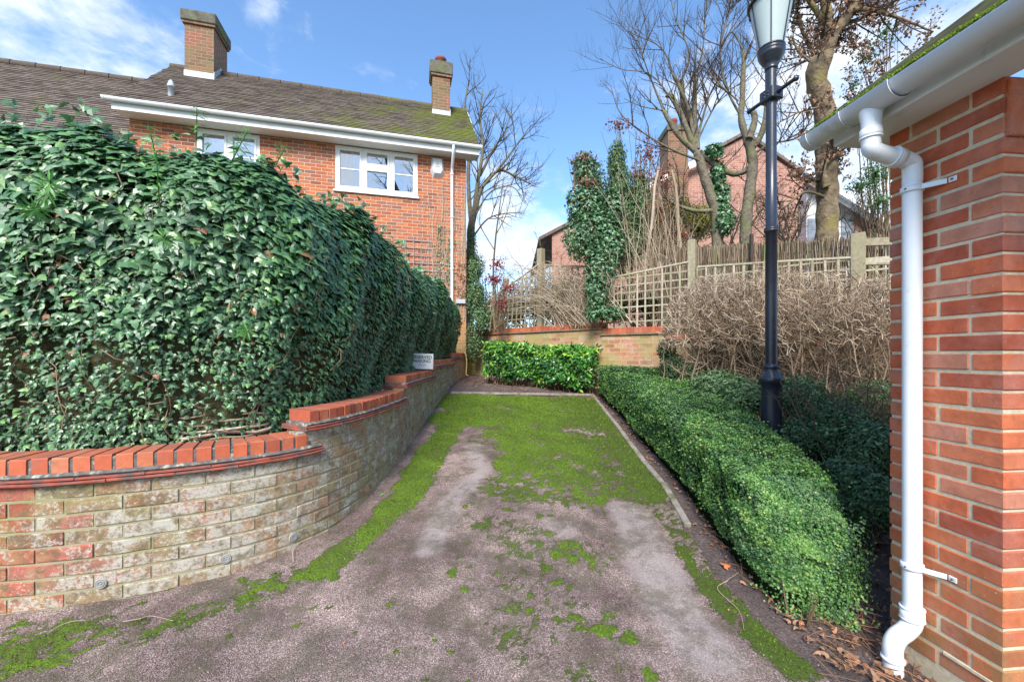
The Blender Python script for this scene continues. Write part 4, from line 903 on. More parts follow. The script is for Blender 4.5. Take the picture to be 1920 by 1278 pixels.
    e.obox(HP(0, 0, 0)*np.array((1, 1, 0)), he, hn, EZ, -.26, -.243, -.02, .32, CZ+4.60, CZ+4.76, .002); e.beam(HP(-.25, .32, 4.74), HP(-.25, -1.48, 6.56), .02, .12); part(e, 'fascia', M['white_paint'], root)
    g = MB(); th = np.linspace(math.pi, 2*math.pi, 12)
    def tr(s0, s1, R):
        pr = [(R*math.cos(a), R*math.sin(a)) for a in th]+[((R-.005)*math.cos(a), (R-.005)*math.sin(a)) for a in th[::-1]]; V = [HP(s, .378+u, 4.775+v) for s in (s0, s1) for u, v in pr]; n = len(pr)
        g.add(V, [[j, (j+1) % n, n+(j+1) % n, n+j] for j in range(n)], smooth=True); g.F.append((np.array([list(range(n)), list(range(n, 2*n))])+g.nv-2*n, np.array([.5, .5]), 0, None, False))
    tr(-.3, 6.8, .057); 
    for s in (.35, 1.3, 2.3, 3.25, 4.1, 4.95, 5.8): tr(s-.012, s+.012, .063)
    tr(-.31, -.27, .061); tr(6.77, 6.81, .061); tr(4.02, 4.12, .062); part(g, 'gutter', M['pvc'], root)
    # windows
    for wi, (a, b, z0, z1) in enumerate(win):
        o = HP(0, 0, 0)*np.array((1, 1, 0)); f = MB(); B = lambda s0, s1, y0, y1, n0=-.06, n1=-.012: f.obox(o, he, hn, EZ, s0, s1, n0, n1, CZ+y0, CZ+y1, .003)
        f.obox(o, he, hn, EZ, a-.03, b+.03, -.06, .045, CZ+z0-.03, CZ+z0+.012, .003)
        t = .055; B(a, b, z0+.012, z0+.012+t); B(a, b, z1-t, z1); B(a, a+t, z0+.012+t, z1-t); B(b-t, b, z0+.012+t, z1-t)
        W = b-a; n_l = 3 if wi == 0 else 2; li = []
        for k in range(1, n_l): c = a+W*k/n_l; B(c-.032, c+.032, z0+.067, z1-t)
        for k in range(n_l):
            s0 = a+W*k/n_l+(t if k == 0 else .032); s1 = a+W*(k+1)/n_l-(t if k == n_l-1 else .032); y0 = z0+.067; y1 = z1-t
            C = lambda p0, p1, q0, q1: f.obox(o, he, hn, EZ, p0, p1, -.05, .002, CZ+q0, CZ+q1, .003)
            if n_l == 3 and k == 1:
                ym = y0+(y1-y0)*.60; C(s0+.002, s1-.002, ym-.045, ym+.03); sub = [(s0, s1, y0, ym-.045), (s0, s1, ym+.03, y1)]
            else: sub = [(s0, s1, y0, y1)]
            for (p0, p1, q0, q1) in sub:
                m_ = .045; C(p0+.002, p1-.002, q0+.002, q0+m_); C(p0+.002, p1-.002, q1-m_, q1-.002); C(p0+.002, p0+m_, q0+m_, q1-m_); C(p1-m_, p1-.002, q0+m_, q1-m_); li.append((p0+m_, p1-m_, q0+m_, q1-m_))
            if not (n_l == 3 and k == 1): B(s0+.04, s1-.04, (y0+y1)/2-.012, (y0+y1)/2+.012, -.044, -.030)
        wo = part(f, 'window', M['white_paint'], root); gl = MB()
        for (p0, p1, q0, q1) in li: gl.obox(o, he, hn, EZ, p0, p1, -.048, -.042, CZ+q0, CZ+q1)
        put(gl.build('pane', M_glass), wo)
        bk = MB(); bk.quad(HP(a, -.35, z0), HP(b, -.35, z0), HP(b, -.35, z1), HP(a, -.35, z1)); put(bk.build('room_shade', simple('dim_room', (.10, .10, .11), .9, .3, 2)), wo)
        for (p0, p1) in ((b-.48, b-.04), (a+.05, a+.30)) if wi == 0 else ((a+.04, b-.04),):
            cu = MB(); K = 40; s = np.linspace(p0, p1, K); V = []; 
            for q in s: V += [HP(q, -.12+.02*math.sin(q*70), z0+.03), HP(q, -.12+.02*math.sin(q*70), z1-(.06 if wi == 0 else .2))]
            cu.add(V, [[2*i, 2*i+2, 2*i+3, 2*i+1] for i in range(K-1)], smooth=True); put(cu.build('curtain', M['white_paint']), wo)
    # chimneys
    def chimney(s0, s1, n0, n1, zb, zt_, caph, pot):
        c = MB(); c.obox(HP(0, 0, 0)*np.array((1, 1, 0)), he, hn, EZ, s0, s1, n1, n0, CZ+zb, CZ+zt_-caph-.0)
        co = put(c.build('chimney', M['chimney_brick']), rf)
        k = MB(); k.obox(HP(0, 0, 0)*np.array((1, 1, 0)), he, hn, EZ, s0-.04, s1+.04, n1-.04, n0+.04, CZ+zt_-caph, CZ+zt_-caph+.05, .006); put2(k.build('brick_corbel', M['chimney_brick']), co)
        k = MB(); k.obox(HP(0, 0, 0)*np.array((1, 1, 0)), he, hn, EZ, s0-.065, s1+.065, n1-.065, n0+.065, CZ+zt_-caph+.05, CZ+zt_, .02); put2(k.build('chimney_cap', M['stone_cap']), co)
        k = MB(); k.obox(HP(0, 0, 0)*np.array((1, 1, 0)), he, hn, EZ, s0-.012, s1+.012, n0-.01, n0+.012, CZ+rz(n0)-.02, CZ+rz(n0)+.13, .002)
        nn_ = max(n1, -1.5)
        for j in range(5):
            na = n0+(nn_-n0)*j/5; nb = n0+(nn_-n0)*(j+1)/5; k.obox(HP(0, 0, 0)*np.array((1, 1, 0)), he, hn, EZ, s0-.012, s0+.01, nb, na, CZ+rz(na)-.15, CZ+rz(na)+.15+(nb-na)*-.4, .002)
        put2(k.build('flashing', M['lead']), co)
        if pot:
            k = MB(); k.lathe(HP((s0+s1)/2, (n0+n1)/2, zt_), ((.09, 0), (.13, .02), (.12, .14), (.15, .16), (.15, .21), (.10, .25), (.02, .27)), 18); put2(k.build('chimney_pot', M['terracotta']), co)
    chimney(hs(401, -1.1), hs(346, -1.1), -1.1, -1.82, 5.9, 7.72, .30, False)
    chimney(hs(844, -1.0), hs(811, -1.0), -1.0, -1.40, 5.5, 7.52, .38, True)
    v = MB(); c = HP(5.89, .05, 5.0); v.lathe(c, ((.05, 0), (.05, .30), (.062, .30), (.062, .34), (.05, .35), (.045, .40), (.02, .44), (.0, .45)), 16); v.lathe(c+EZ*.02, ((.09, -.1), (.055, .09)), 16); put(v.build('vent_pipe', M['lead']), rf)
    # house downpipe
    s = hs(847); d = MB(); d.tube([HP(s, .378, 4.74), HP(s, .376, 4.66), HP(s, .30, 4.52), HP(s, .10, 4.36), HP(s, .05, 4.28), HP(s, .05, 4.1), HP(s, .05, 1.0)], .034, 12); part(d, 'downpipe', M['pvc'], root)
    for z in (4.2, 3.2, 2.0): d = MB(); d.lathe(HP(s, .05, z), ((.034, -.02), (.042, -.02), (.042, .02), (.034, .02)), 12); part(d, 'pipe_clip', M['pvc'], root)
def rz(n): return 4.79+(.40-n)*(6.64-4.79)/1.9
def glass_mat():
    m, t, b = new_mat('window_glass'); b.inputs['Base Color'].default_value = (.55, .6, .65, 1); b.inputs['Roughness'].default_value = .02
    out = [n for n in t.N if n.type == 'OUTPUT_MATERIAL'][0]; gl = t.n('ShaderNodeBsdfGlossy'); gl.inputs['Roughness'].default_value = .01; tr = t.n('ShaderNodeBsdfTransparent')
    fr = t.n('ShaderNodeFresnel'); fr.inputs['IOR'].default_value = 1.9; mx = t.n('ShaderNodeMixShader'); t.l(t.math('ADD', t.math('MULTIPLY', fr.outputs[0], 1.5), .25, clamp=True), mx.inputs[0]); t.l(tr.outputs[0], mx.inputs[1]); t.l(gl.outputs[0], mx.inputs[2]); t.l(mx.outputs[0], out.inputs['Surface']); return m
M_glass = glass_mat()
house()
def alarm():
    s = hs(820); c = HP(s, 0, 4.33); root = empty('alarm_box', HP(s, 0, 4.15), 'pale grey alarm box fixed high on the house beside the downpipe', 'alarm box')
    V = []; w, h = .16, .22
    pr = [(-w*.8, h), (w*.8, h), (w, -h*.5), (w*.6, -h), (-w*.6, -h), (-w, -h*.5)]
    for (u, v) in pr: V.append(HP(s+u, .0, 4.33+v))
    for (u, v) in pr: V.append(HP(s+u*.7, .085, 4.33+v*.75+.02))
    mb = MB(); mb.add(V, [[i, (i+1) % 6, 6+(i+1) % 6, 6+i] for i in range(6)]); mb.F.append((np.array([[6, 7, 8, 9, 10, 11]])+mb.nv-12, np.array([.5]), 0, None, False)); part(mb, 'cover', M['alarm'], root)
    k = MB(); o = HP(s, .087, 4.36); 
    k.beam(o+EZ*.075, o-he*.03-EZ*.01+EZ*.03, .006, .003); k.beam(o+EZ*.075, o+he*.03+EZ*.02, .006, .003); k.beam(o+he*.035-EZ*.01+EZ*.03, o-he*.035+EZ*.02, .006, .003); k.beam(o+he*.05-EZ*.03, o-he*.05-EZ*.03, .008, .003)
    part(k, 'emblem', M['alarm_dark'], root)
    g = MB(); c = HP(.08, 0, 1.26); g.obox(HP(0, 0, 0)*np.array((1, 1, 0)), he, hn, EZ, .02, .24, .002, .08, CZ+1.20, CZ+1.30, .006); o = g.build('junction_box', M['grey_box']); tag(o, 'small grey junction box low on the house corner above the hose', 'junction box')
    h = MB(); y = 9.3; h.tube([P3(849, 630, 9.5), P3(850, 650, 9.4), P3(862, 655, 9.3), P3(872, 662, 9.25), P3(875, 680, 9.2), P3(874, 700, 9.1), P3(878, 704, 9.1)], .014, 8, 5); o = h.build('garden_hose', M['hose']); tag(o, 'yellow garden hose hanging down beside the house corner to the soil', 'hose')
    # lattice on the house wall
    t = MB(); s0, s1 = hs(830), hs(752)
    for z in np.arange(1.75, 2.75, .17): t.obox(HP(0, 0, 0)*np.array((1, 1, 0)), he, hn, EZ, s0+(.25 if z > 2.25 else -.3), s1, .02, .032, CZ+z, CZ+z+.018, rnd=.9)
    for s in np.arange(s0-.2, s1, .17): t.obox(HP(0, 0, 0)*np.array((1, 1, 0)), he, hn, EZ, s, s+.018, .008, .02, CZ+1.7, CZ+(2.7 if s > s0+.25 else 2.2), rnd=.8)
    o = t.build('wall_lattice', simple('grey_lattice', (.33, .28, .26), .8)); tag(o, 'thin grey lattice fixed to the red brick wall just above the ivy', 'trellis')
    v = MB(); N = 46; K = 14; P = np.zeros((N, K, 3))
    for i in range(N):
        s = random.uniform(-.0+.03, .95); z = random.uniform(.6, 2.0); top = random.uniform(2.6, 4.1); 
        if i < 9: s = random.uniform(.03, .3)
        for k in range(K): 
            f_ = k/(K-1); s += random.uniform(-.045, .045)+.004*(.45-s); s = min(max(s, .03), 1.1); P[i, k] = HP(s, .015+.02*random.random(), z+(top-z)*f_)
    v.tubes(P, np.full((N, K), .0035), 3, rnd=RNG.random(N)*.5+.5); root = empty('wall_climber', HP(.4, .02, -.3), 'bare winter climber with thin pale stems on the house corner', 'climber'); part(v, 'stem', M['twig_straw'], root)
    l = MB(); N = 260; s = np.concatenate([RNG.normal(.62, .05, 90), RNG.normal(.38, .05, 80), RNG.normal(.12, .05, 90)]); z = np.concatenate([RNG.uniform(1.3, 3.0, 170), RNG.uniform(1.2, 2.2, 90)]); pos = HO+he*s[:, None]+hn*.05+EZ*(CZ+z[:, None])
    rn = np.concatenate([RNG.random(170)*.9, RNG.uniform(.985, 1, 90)]); l.inst(IV, IF, pos, hn+RNG.normal(0, .4, (N, 3)), -EZ+RNG.normal(0, .5, (N, 3)), RNG.uniform(.03, .055, N), rn); part(l, 'foliage', M['ivy'], root)
alarm()

# ---------------------------------------------------------------- lamp post
def lamp():
    c = P3(1446, 800, 3.72); x, y = c[0], c[1]; zg = float(ground(x, y)); root = empty('street_lamp', (x, y, zg), 'tall black iron lamp post with frosted lantern and ladder bar behind the box hedge', 'street lamp')
    Z = lambda py: CZ-(py-HZ)/F*y
    R = lambda w: w/F*y/2/1.09
    o = np.array((x, y, 0.)); p = MB()
    p.lathe(o, ((R(46), zg-.05), (R(43), zg+.05), (R(38), Z(790)), (R(37), Z(735)), (R(37), Z(722)), (R(42), Z(719)), (R(46), Z(714)), (R(48), Z(711)), (R(44), Z(707)), (R(36), Z(702)), (R(30), Z(694)), (R(28), Z(691)), (R(31), Z(689)), (R(31), Z(685)), (R(22.5), Z(683)), (R(22), Z(682))), 40)
    for k in range(14):
        th = k*2*math.pi/14; p.lathe(o+np.array((math.cos(th), math.sin(th), 0))*R(38)+EZ*Z(712), ((.001, -.022), (.008, -.018), (.0105, 0), (.007, .03), (.001, .045)), 8)
    part(p, 'base', M['lamp_black'], root)
    p = MB(); p.lathe(o, ((R(22), Z(684)), (R(21.5), Z(560)), (R(21), Z(436)), (R(26), Z(435)), (R(27), Z(433)), (R(26), Z(431.5)), (R(23), Z(431)), (R(26), Z(430)), (R(26), Z(428)), (R(20), Z(427)), (R(19.5), Z(300)), (R(19), Z(131))), 36); part(p, 'post', M['lamp_black'], root)
    p = MB(); p.lathe(o, ((R(19), Z(133)), (R(24), Z(131)), (R(24), Z(129)), (R(22), Z(127)), (R(30), Z(121)), (R(40), Z(113)), (R(46), Z(107)), (R(48), Z(105)), (R(48), Z(103)), (R(45), Z(102)), (R(49), Z(100)), (R(50), Z(98)), (R(47), Z(96.5)), (R(47), Z(95)), (R(50), Z(94)), (R(50), Z(92)), (R(30), Z(91))), 40); part(p, 'lantern_cup', M['lamp_black'], root)
    zt = Z(8)
    g, t, b = new_mat('frosted_lantern_glass'); b.inputs['Base Color'].default_value = (.66, .76, .74, 1); b.inputs['Roughness'].default_value = .35; b.inputs['Transmission Weight'].default_value = .35; b.inputs['Subsurface Weight'].default_value = .0
    p = MB(); p.lathe(o, ((R(44), Z(92)), (R(77), zt)), 48); p.lathe(o, ((R(43), Z(92)), (R(76), zt)), 48); part(p, 'glass', g, root)
    p = MB()
    for k in range(6):
        th = math.radians(-62+k*60); d = np.array((math.cos(th), math.sin(th), 0)); p.beam(o+d*R(46)+EZ*Z(94), o+d*R(79)+EZ*(zt+.005), .008, .008, up=np.cross(d, EZ))
    part(p, 'glazing_bar', M['lamp_black'], root)
    p = MB(); p.lathe(o, ((R(76), zt-.01), (R(84), zt-.012), (R(87), zt), (R(87), zt+.02), (R(82), zt+.03), (R(80), zt+.05), (R(60), zt+.12), (R(34), zt+.17), (R(26), zt+.19), (R(28), zt+.25), (R(20), zt+.28), (R(8), zt+.32), (R(7), zt+.40), (R(1), zt+.42)), 40)
    for k in range(6):
        th = math.radians(-62+k*60); p.lathe(o+np.array((math.cos(th), math.sin(th), 0))*R(86)+EZ*(zt+.01), ((.0, -.035), (.012, -.03), (.016, 0), (.010, .03), (0, .035)), 10)
    part(p, 'canopy', M['lamp_black'], root)
    # ladder bar: runs obliquely across
    a = P3(1404, 209, y-.27); b_ = P3(1497, 142, y+.05); d = b_-a; d[2] = 0; d /= np.linalg.norm(d); L = .28; cz = Z(180)
    d = np.array((.247, -.969, 0)); e = EZ; q = np.cross(d, e); p = MB(); c0 = o+EZ*cz
    p.lathe(c0-d*L*.92, ((.0, -.006), (.022, 0), (.026, .014), (.018, .03), (.017, .05), (.017, .15), (.025, .19), (.036, .22)), 18, d)
    p.lathe(c0+d*L*.92, ((.0, -.006), (.022, 0), (.026, .014), (.018, .03), (.017, .05), (.017, .15), (.025, .19), (.036, .22)), 18, -d)
    p.obox(c0, d, q, e, -.075, .075, -R(19)-.018, R(19)+.018, -.055, .055, .008)
    p.obox(c0, d, q, e, -.062, .062, R(19)+.0185, R(19)+.021, -.042, .042, .001)
    for sx in (-1, 1):
        for sz in (-1, 1): p.lathe(c0+d*.02*sx+e*.015*sz+q*(R(19)+.019), ((.012, 0), (.010, .005), (.0, .007)), 8, q); p.lathe(c0+d*.02*sx+e*.015*sz-q*(R(19)+.016), ((.012, 0), (.010, .005), (.0, .007)), 8, -q)
    p.lathe(c0-EZ*.06, ((R(20), 0), (R(26), .004), (R(26), .012), (R(20), .016)), 30)
    part(p, 'ladder_bar', M['lamp_black'], root)
lamp()

# ---------------------------------------------------------------- box hedge
BH_L = [(1.27, 2.05), (1.33, 2.5), (1.40, 3.6), (1.45, 5.0), (1.47, 6.95)]     # base line, drive side
BH_R = [(1.79, 2.05), (1.90, 2.5), (2.18, 3.5), (2.40, 5.0), (2.60, 6.95)]
SEC = catmull([(-.93, 0), (-1.0, .3), (-1.0, .65), (-1.0, .90), (-.93, .99), (-.5, 1.0), (.5, 1.0), (.88, .98), (.98, .88), (1.0, .65), (1.0, .3), (.93, 0)], 8)
_d = np.hypot(np.diff(SEC[:, 0])*.34, np.diff(SEC[:, 1])*.52); SEC_U = np.concatenate([[0], np.cumsum(_d)])/_d.sum()
def box_hedge():
    root = empty('box_hedge', (1.8, 4, float(ground(1.8, 4))), 'long low clipped box hedge with small bright green leaves beside the drive', 'hedge')
    l = np.array(BH_L); r = np.array(BH_R)
    def surf(y, u):
        """u 0..1 around the section from left base over the top to right base"""
        y = np.asarray(y, float); u = np.asarray(u, float)
        xl = np.interp(y, l[:, 1], l[:, 0]); xr = np.interp(y, r[:, 1], r[:, 0]); w = xr-xl
        endr = np.sqrt(np.clip(1-((2.46-np.minimum(y, 2.46))/.42)**2, 0, 1))
        H = (.565-.012*(y-2)+.012*np.sin(y*2.1)+.012*np.sin(y*5.2))*(0.45+.55*endr)
        cx = (xl+xr)/2; hw = w/2*(.35+.65*endr)
        x = cx+np.interp(u, SEC_U, SEC[:, 0])*hw*(1+.025*np.sin(y*3+u*4)); z = np.interp(u, SEC_U, SEC[:, 1])*H
        return x, z
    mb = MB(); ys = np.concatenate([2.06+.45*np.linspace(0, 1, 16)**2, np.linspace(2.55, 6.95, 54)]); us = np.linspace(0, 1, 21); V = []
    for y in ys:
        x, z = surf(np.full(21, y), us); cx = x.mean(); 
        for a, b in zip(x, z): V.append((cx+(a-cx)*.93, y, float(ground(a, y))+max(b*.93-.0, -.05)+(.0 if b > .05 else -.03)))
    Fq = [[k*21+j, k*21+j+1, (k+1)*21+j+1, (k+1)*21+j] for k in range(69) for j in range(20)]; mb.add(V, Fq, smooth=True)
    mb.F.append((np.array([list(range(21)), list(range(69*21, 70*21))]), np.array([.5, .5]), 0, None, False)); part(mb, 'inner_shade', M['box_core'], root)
    N = 150000; t = RNG.random(N); y = 2.05+4.9*t**1.6; u = RNG.random(N)*.86+.0; k = RNG.random(N) < .15; u = np.where(k, RNG.uniform(.0, .5, N), u)
    nose = RNG.random(N) < .13; y = np.where(nose, 2.045+.3*RNG.random(N)**2, y); u = np.where(nose, RNG.random(N), u)
    e = 1e-2; x, z = surf(y, u); x2, z2 = surf(y, u+e); x3, z3 = surf(y+e, u)
    tu = np.stack([x2-x, 0*x, z2-z], -1); ty = np.stack([x3-x, np.full(N, e), z3-z], -1); nr = np.cross(ty, tu); nr /= (np.linalg.norm(nr, axis=1, keepdims=True)+1e-9)
    cen = np.stack([np.interp(y, l[:, 1], (l[:, 0]+r[:, 0])/2), y, np.full(N, .2)], -1); P = np.stack([x, y, z], -1)
    sg = np.sign(np.sum((P-cen)*nr, 1)); nr *= sg[:, None]; nr = nr+np.where(y < 2.38, -1, 0)[:, None]*np.array((0, .6, 0))
    clump = fbm(x*1.0+z, y, 9, 66)-.5; big_ = fbm(x+z, y, 2.5, 68)-.5; n2 = fbm(x+z, y, 22, 67)-.5
    lay = RNG.random(N)**1.6; off = clump*.055+n2*.035+.008-.045*lay+np.where(RNG.random(N) < .02, RNG.exponential(.02, N), 0)
    P = P+nr*off[:, None];
    cap = nose & (RNG.random(N) < .55); rr = np.sqrt(RNG.random(N)); cxm = np.interp(P[:, 1], l[:, 1], (l[:, 0]+r[:, 0])/2)
    P[cap, 0] = (cxm+(P[:, 0]-cxm)*rr)[cap]; P[cap, 2] = (P[:, 2]*rr**.7)[cap]; P[cap, 1] = (2.035+.03*rr**3+RNG.random(N)*.02)[cap]
    P[:, 2] += ground(P[:, 0], P[:, 1]); keep = (P[:, 2] > ground(P[:, 0], P[:, 1])+.05+.10*fbm(x, y, 7, 5)) & ~((clump < -.09) & (RNG.random(N) < .55)); 
    up = np.array((0, 0, 1.)); nv = nr+RNG.normal(0, .55, (N, 3)); tip = nr*.7+up*.35+RNG.normal(0, .6, (N, 3))
    sc = RNG.uniform(.010, .017, N)*(.62+.19*y)
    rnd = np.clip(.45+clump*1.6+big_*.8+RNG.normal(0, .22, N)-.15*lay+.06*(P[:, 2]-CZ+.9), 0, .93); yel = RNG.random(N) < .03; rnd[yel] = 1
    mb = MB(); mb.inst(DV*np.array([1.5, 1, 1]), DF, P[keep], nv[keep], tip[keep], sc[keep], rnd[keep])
    Nx = 260; y = 2.1+4.7*RNG.random(Nx)**1.5; u = RNG.uniform(.05, .7, Nx); x, z = surf(y, u); bx = np.stack([x, y, z+ground(x, y)], -1); d_ = np.stack([(u-.5)*2, RNG.normal(0, .3, Nx), np.full(Nx, .7)], -1); L_ = RNG.uniform(.02, .06, Nx)
    for f in np.linspace(.2, 1, 6): mb.inst(DV*np.array([1.3, 1, 1]), DF, bx+d_*(L_*f)[:, None], RNG.normal(0, 1, (Nx, 3)), d_+RNG.normal(0, .7, (Nx, 3)), RNG.uniform(.011, .016, Nx)*(.7+.15*y), RNG.uniform(.5, 1, Nx))
    # the loose low skirt at the near end
    Ns = 5000; a = RNG.random(Ns); px = 1.40+.30*RNG.random(Ns)+RNG.normal(0, .04, Ns); py = 2.07-.09*RNG.random(Ns)+.16*a; pz = RNG.random(Ns)**1.4*.22; P = np.stack([px, py, ground(px, py)+pz+.01], -1)
    mb.inst(DV*np.array([1.3, 1, 1]), DF, P, RNG.normal(0, .5, (Ns, 3))+np.array((-.2, -.6, .6)), RNG.normal(0, .6, (Ns, 3))+np.array((-.2, -.5, -.2)), RNG.uniform(.011, .018, Ns), RNG.uniform(.4, 1, Ns)); part(mb, 'foliage', M['box'], root)
    st = MB(); N3 = 420; y = RNG.uniform(1.95, 6.8, N3); x = np.interp(y, l[:, 1], l[:, 0])+RNG.uniform(.05, .25, N3); nn = N3//6; y[:nn] = RNG.uniform(2.15, 2.3, nn); x[:nn] = RNG.uniform(1.42, 1.75, nn)
    P = np.zeros((N3, 4, 3)); dx = RNG.normal(-.05, .07, N3); dy = RNG.normal(-.03, .05, N3)
    for k in range(4): f = k/3; P[:, k, 0] = x+dx*f*.4+.05; P[:, k, 1] = y+dy*f*.4; P[:, k, 2] = ground(x, y)-.01+f*.17+RNG.normal(0, .01, N3)
    st.tubes(P, np.array([.005, .004, .003, .002])[None]*RNG.uniform(.6, 1.5, (N3, 1)), 4, rnd=RNG.random(N3)); part(st, 'stem', M['twig_brown'], root)
box_hedge()

# ---------------------------------------------------------------- back garden wall, trellis, brushwood
BWP = Path([(-1.15, 10.2), (1.67, 7.5), (4.8, 5.2), (8.0, 2.85)], smooth=False)
BWP.t = None
class Poly:
    def __init__(s, pts):
        s.p = np.array(pts, float); d = np.diff(s.p, axis=0); s.l = np.linalg.norm(d, axis=1); s.s = np.concatenate([[0], np.cumsum(s.l)]); s.d = d/s.l[:, None]; s.L = s.s[-1]
    def seg(s, q): return int(np.clip(np.searchsorted(s.s, q, 'right')-1, 0, len(s.l)-1))
    def at(s, q, n=0.0, z=0.0):
        i = s.seg(q); p = s.p[i]+s.d[i]*(q-s.s[i])+np.array((s.d[i][1], -s.d[i][0]))*n; return np.array((p[0], p[1], CZ+z))
    def fr(s, q):
        i = s.seg(q); t = np.append(s.d[i], 0); return t, np.array((s.d[i][1], -s.d[i][0], 0))
    def q_px(s, px, n=0.0):
        qs = np.linspace(0, s.L-.01, 3000); a = np.array([s.at(q, n) for q in qs]); return float(qs[np.argmin(np.abs(a[:, 0]/a[:, 1]*F+CX-px))])
BW = Poly([(-1.15, 10.2), (1.67, 7.5), (4.8, 5.2), (8.0, 2.85)])
# n>0 should face the camera
if BW.fr(1)[1][1] > 0: raise SystemExit
BS = [(0, BW.q_px(1128), .47), (BW.q_px(1128), BW.q_px(1246), .355), (BW.q_px(1246), BW.q_px(1400), .22), (BW.q_px(1400), BW.L-.1, .07)]
def back_wall():
    root = empty('back_wall', BW.at(4, 0, -.6), 'stepped brick retaining wall under the trellis at the back of the drive', 'wall')
    for i, (a, b, lv) in enumerate(BS):
        w = MB(); segs = [a]+[s for s in BW.s[1:-1] if a < s < b]+[b]
        for p, q in zip(segs[:-1], segs[1:]):
            t, n = BW.fr((p+q)/2); o = BW.at((p+q)/2)*np.array((1, 1, 0))-t*((q-p)/2); w.obox(o, t, n, EZ, 0, q-p, -.215, 0, CZ-.95, CZ+lv)
        part(w, 'brickwork', M['back_wall_brick'], root)
        tl = MB(); cp = MB(); 
        for p, q in zip(segs[:-1], segs[1:]):
            t, n = BW.fr((p+q)/2); o = BW.at((p+q)/2)*np.array((1, 1, 0))-t*((q-p)/2); L = q-p
            tl.obox(o, t, n, EZ, -.02, L+.02, -.23, .035, CZ+lv, CZ+lv+.014, .003, rnd=.3); tl.obox(o, t, n, EZ, -.02, L+.02, -.23, .028, CZ+lv+.0145, CZ+lv+.028, .003, rnd=.6)
            s = 0.0
            while s < L-.05: cp.obox(o, t, n, EZ, s, s+.065, -.21, random.uniform(-.003, .003), CZ+lv+.030, CZ+lv+.128+random.uniform(-.003, .003), .004, rnd=random.random()); s += .0735
            tl.obox(o, t, n, EZ, .0, L, -.20, -.01, CZ+lv+.0285, CZ+lv+.112)
        part(tl, 'creasing_tile', simple('mossy_tile', (.26, .19, .12), .9, .3, 10, bmp=.4, dirt=((.28, .27, .12), 6, .5)), root); part(cp, 'capping', WM[2], root)
back_wall()
def terrace():
    # planted ground behind the wall
    mb = MB(); V = []; qs = [0, BW.s[1], BW.s[2], BW.L]
    for q, dirv in zip(qs, ((-.35, 0), (0, .2), (.1, .2), (.2, 0))):
        p = BW.at(q, -.10, -.02 if q > 1 else .1); lv = [.40, .38, .05, .0][qs.index(q)]
        V.append((p[0], p[1], CZ+lv)); V.append((p[0]*1.0+2+dirv[0], p[1]+6, CZ+lv+.35)); V.append((p[0]*1.6+6, 60, CZ+.2))
    mb.add(V, [[0, 3, 4, 1], [3, 6, 7, 4], [6, 9, 10, 7], [1, 4, 5, 2], [4, 7, 8, 5], [7, 10, 11, 8]]); o = mb.build('terrace_ground', M['soil']); tag(o, kind='structure')
terrace()
def trellis(sa, sb, zb, zt, label, cell=.15, lean=0.0, skip=0, posts=()):
    root = empty('trellis_panel', BW.at((sa+sb)/2, -.06, (zb[0]+zb[1])/2), label, 'trellis', 'trellis panels along the back wall')
    n_ = max(3, int(round((sb-sa)/cell))); v = MB(); h = MB(); fr = MB()
    zbf = lambda s: zb[0]+(zb[1]-zb[0])*(s-sa)/(sb-sa); ztf = lambda s: zt[0]+(zt[1]-zt[0])*(s-sa)/(sb-sa)
    for k in range(n_+1):
        s = sa+(sb-sa)*k/n_; t, n = BW.fr(s); ln = lean*(1-k/n_)
        a = BW.at(s, -.055, zbf(s)); b = BW.at(s, -.055, ztf(s))+t*ln+RNG.normal(0, .004, 3)
        v.beam(a, b, .028, .014, up=n, rnd=random.random(), bev=.002)
    z = min(zb)+.06
    while z < max(zt):
        s0 = sa; s1 = sb
        # clip where the bar leaves the panel
        ss = [q for q in np.linspace(sa, sb, 60) if zbf(q) < z < ztf(q)]
        if len(ss) > 2:
            a = ss[0]; b = ss[-1]; f = lambda q: lean*(1-(q-sa)/(sb-sa))*(z-zbf(q))/(ztf(q)-zbf(q)); t, n = BW.fr((a+b)/2)
            h.beam(BW.at(a, -.070, z)+t*f(a), BW.at(b, -.070, z+random.uniform(-.006, .006))+t*f(b), .026, .014, up=n, rnd=random.random(), bev=.002)
        z += cell*.93
    for a, b in zip(np.linspace(sa, sb, 4)[:-1], np.linspace(sa, sb, 4)[1:]):
        t, n = BW.fr((a+b)/2); L = lean; fr.beam(BW.at(a, -.06, ztf(a))+t*L*(1-(a-sa)/(sb-sa)), BW.at(b, -.06, ztf(b))+t*L*(1-(b-sa)/(sb-sa)), .035, .03, up=(0, 0, 1), rnd=random.random(), bev=.003)
    part(v, 'upright_laths', M['wood'], root); part(h, 'cross_laths', M['wood'], root); part(fr, 'top_rail', M['wood'], root)
q = BW.q_px
trellis(q(903), q(1008), (.60, .60), (1.30, 1.92), 'fanned and leaning trellis panel furthest left beside the red-leaved shrub', .135, .18)
trellis(q(1018), q(1127), (.60, .60), (1.88, 1.62), 'trellis panel left of the ivy-clad trunk with bare branches across it', .14)
trellis(q(1135), q(1290), (.47, .40), (1.40, 1.52), 'square trellis panel between the ivy-clad trunk and the bare hedge', .14)
trellis(q(1306), q(1452), (.33, .28), (1.42, 1.36), 'trellis panel half hidden behind the left part of the bare hedge', .14)
trellis(q(1456), q(1598), (.18, .18), (1.36, 1.30), 'trellis panel behind the right part of the bare hedge and the lamp post', .14)
trellis(q(1618), q(1700), (.18, .14), (1.20, 1.15), 'trellis panel at the far right between the broad post and the garage', .14)
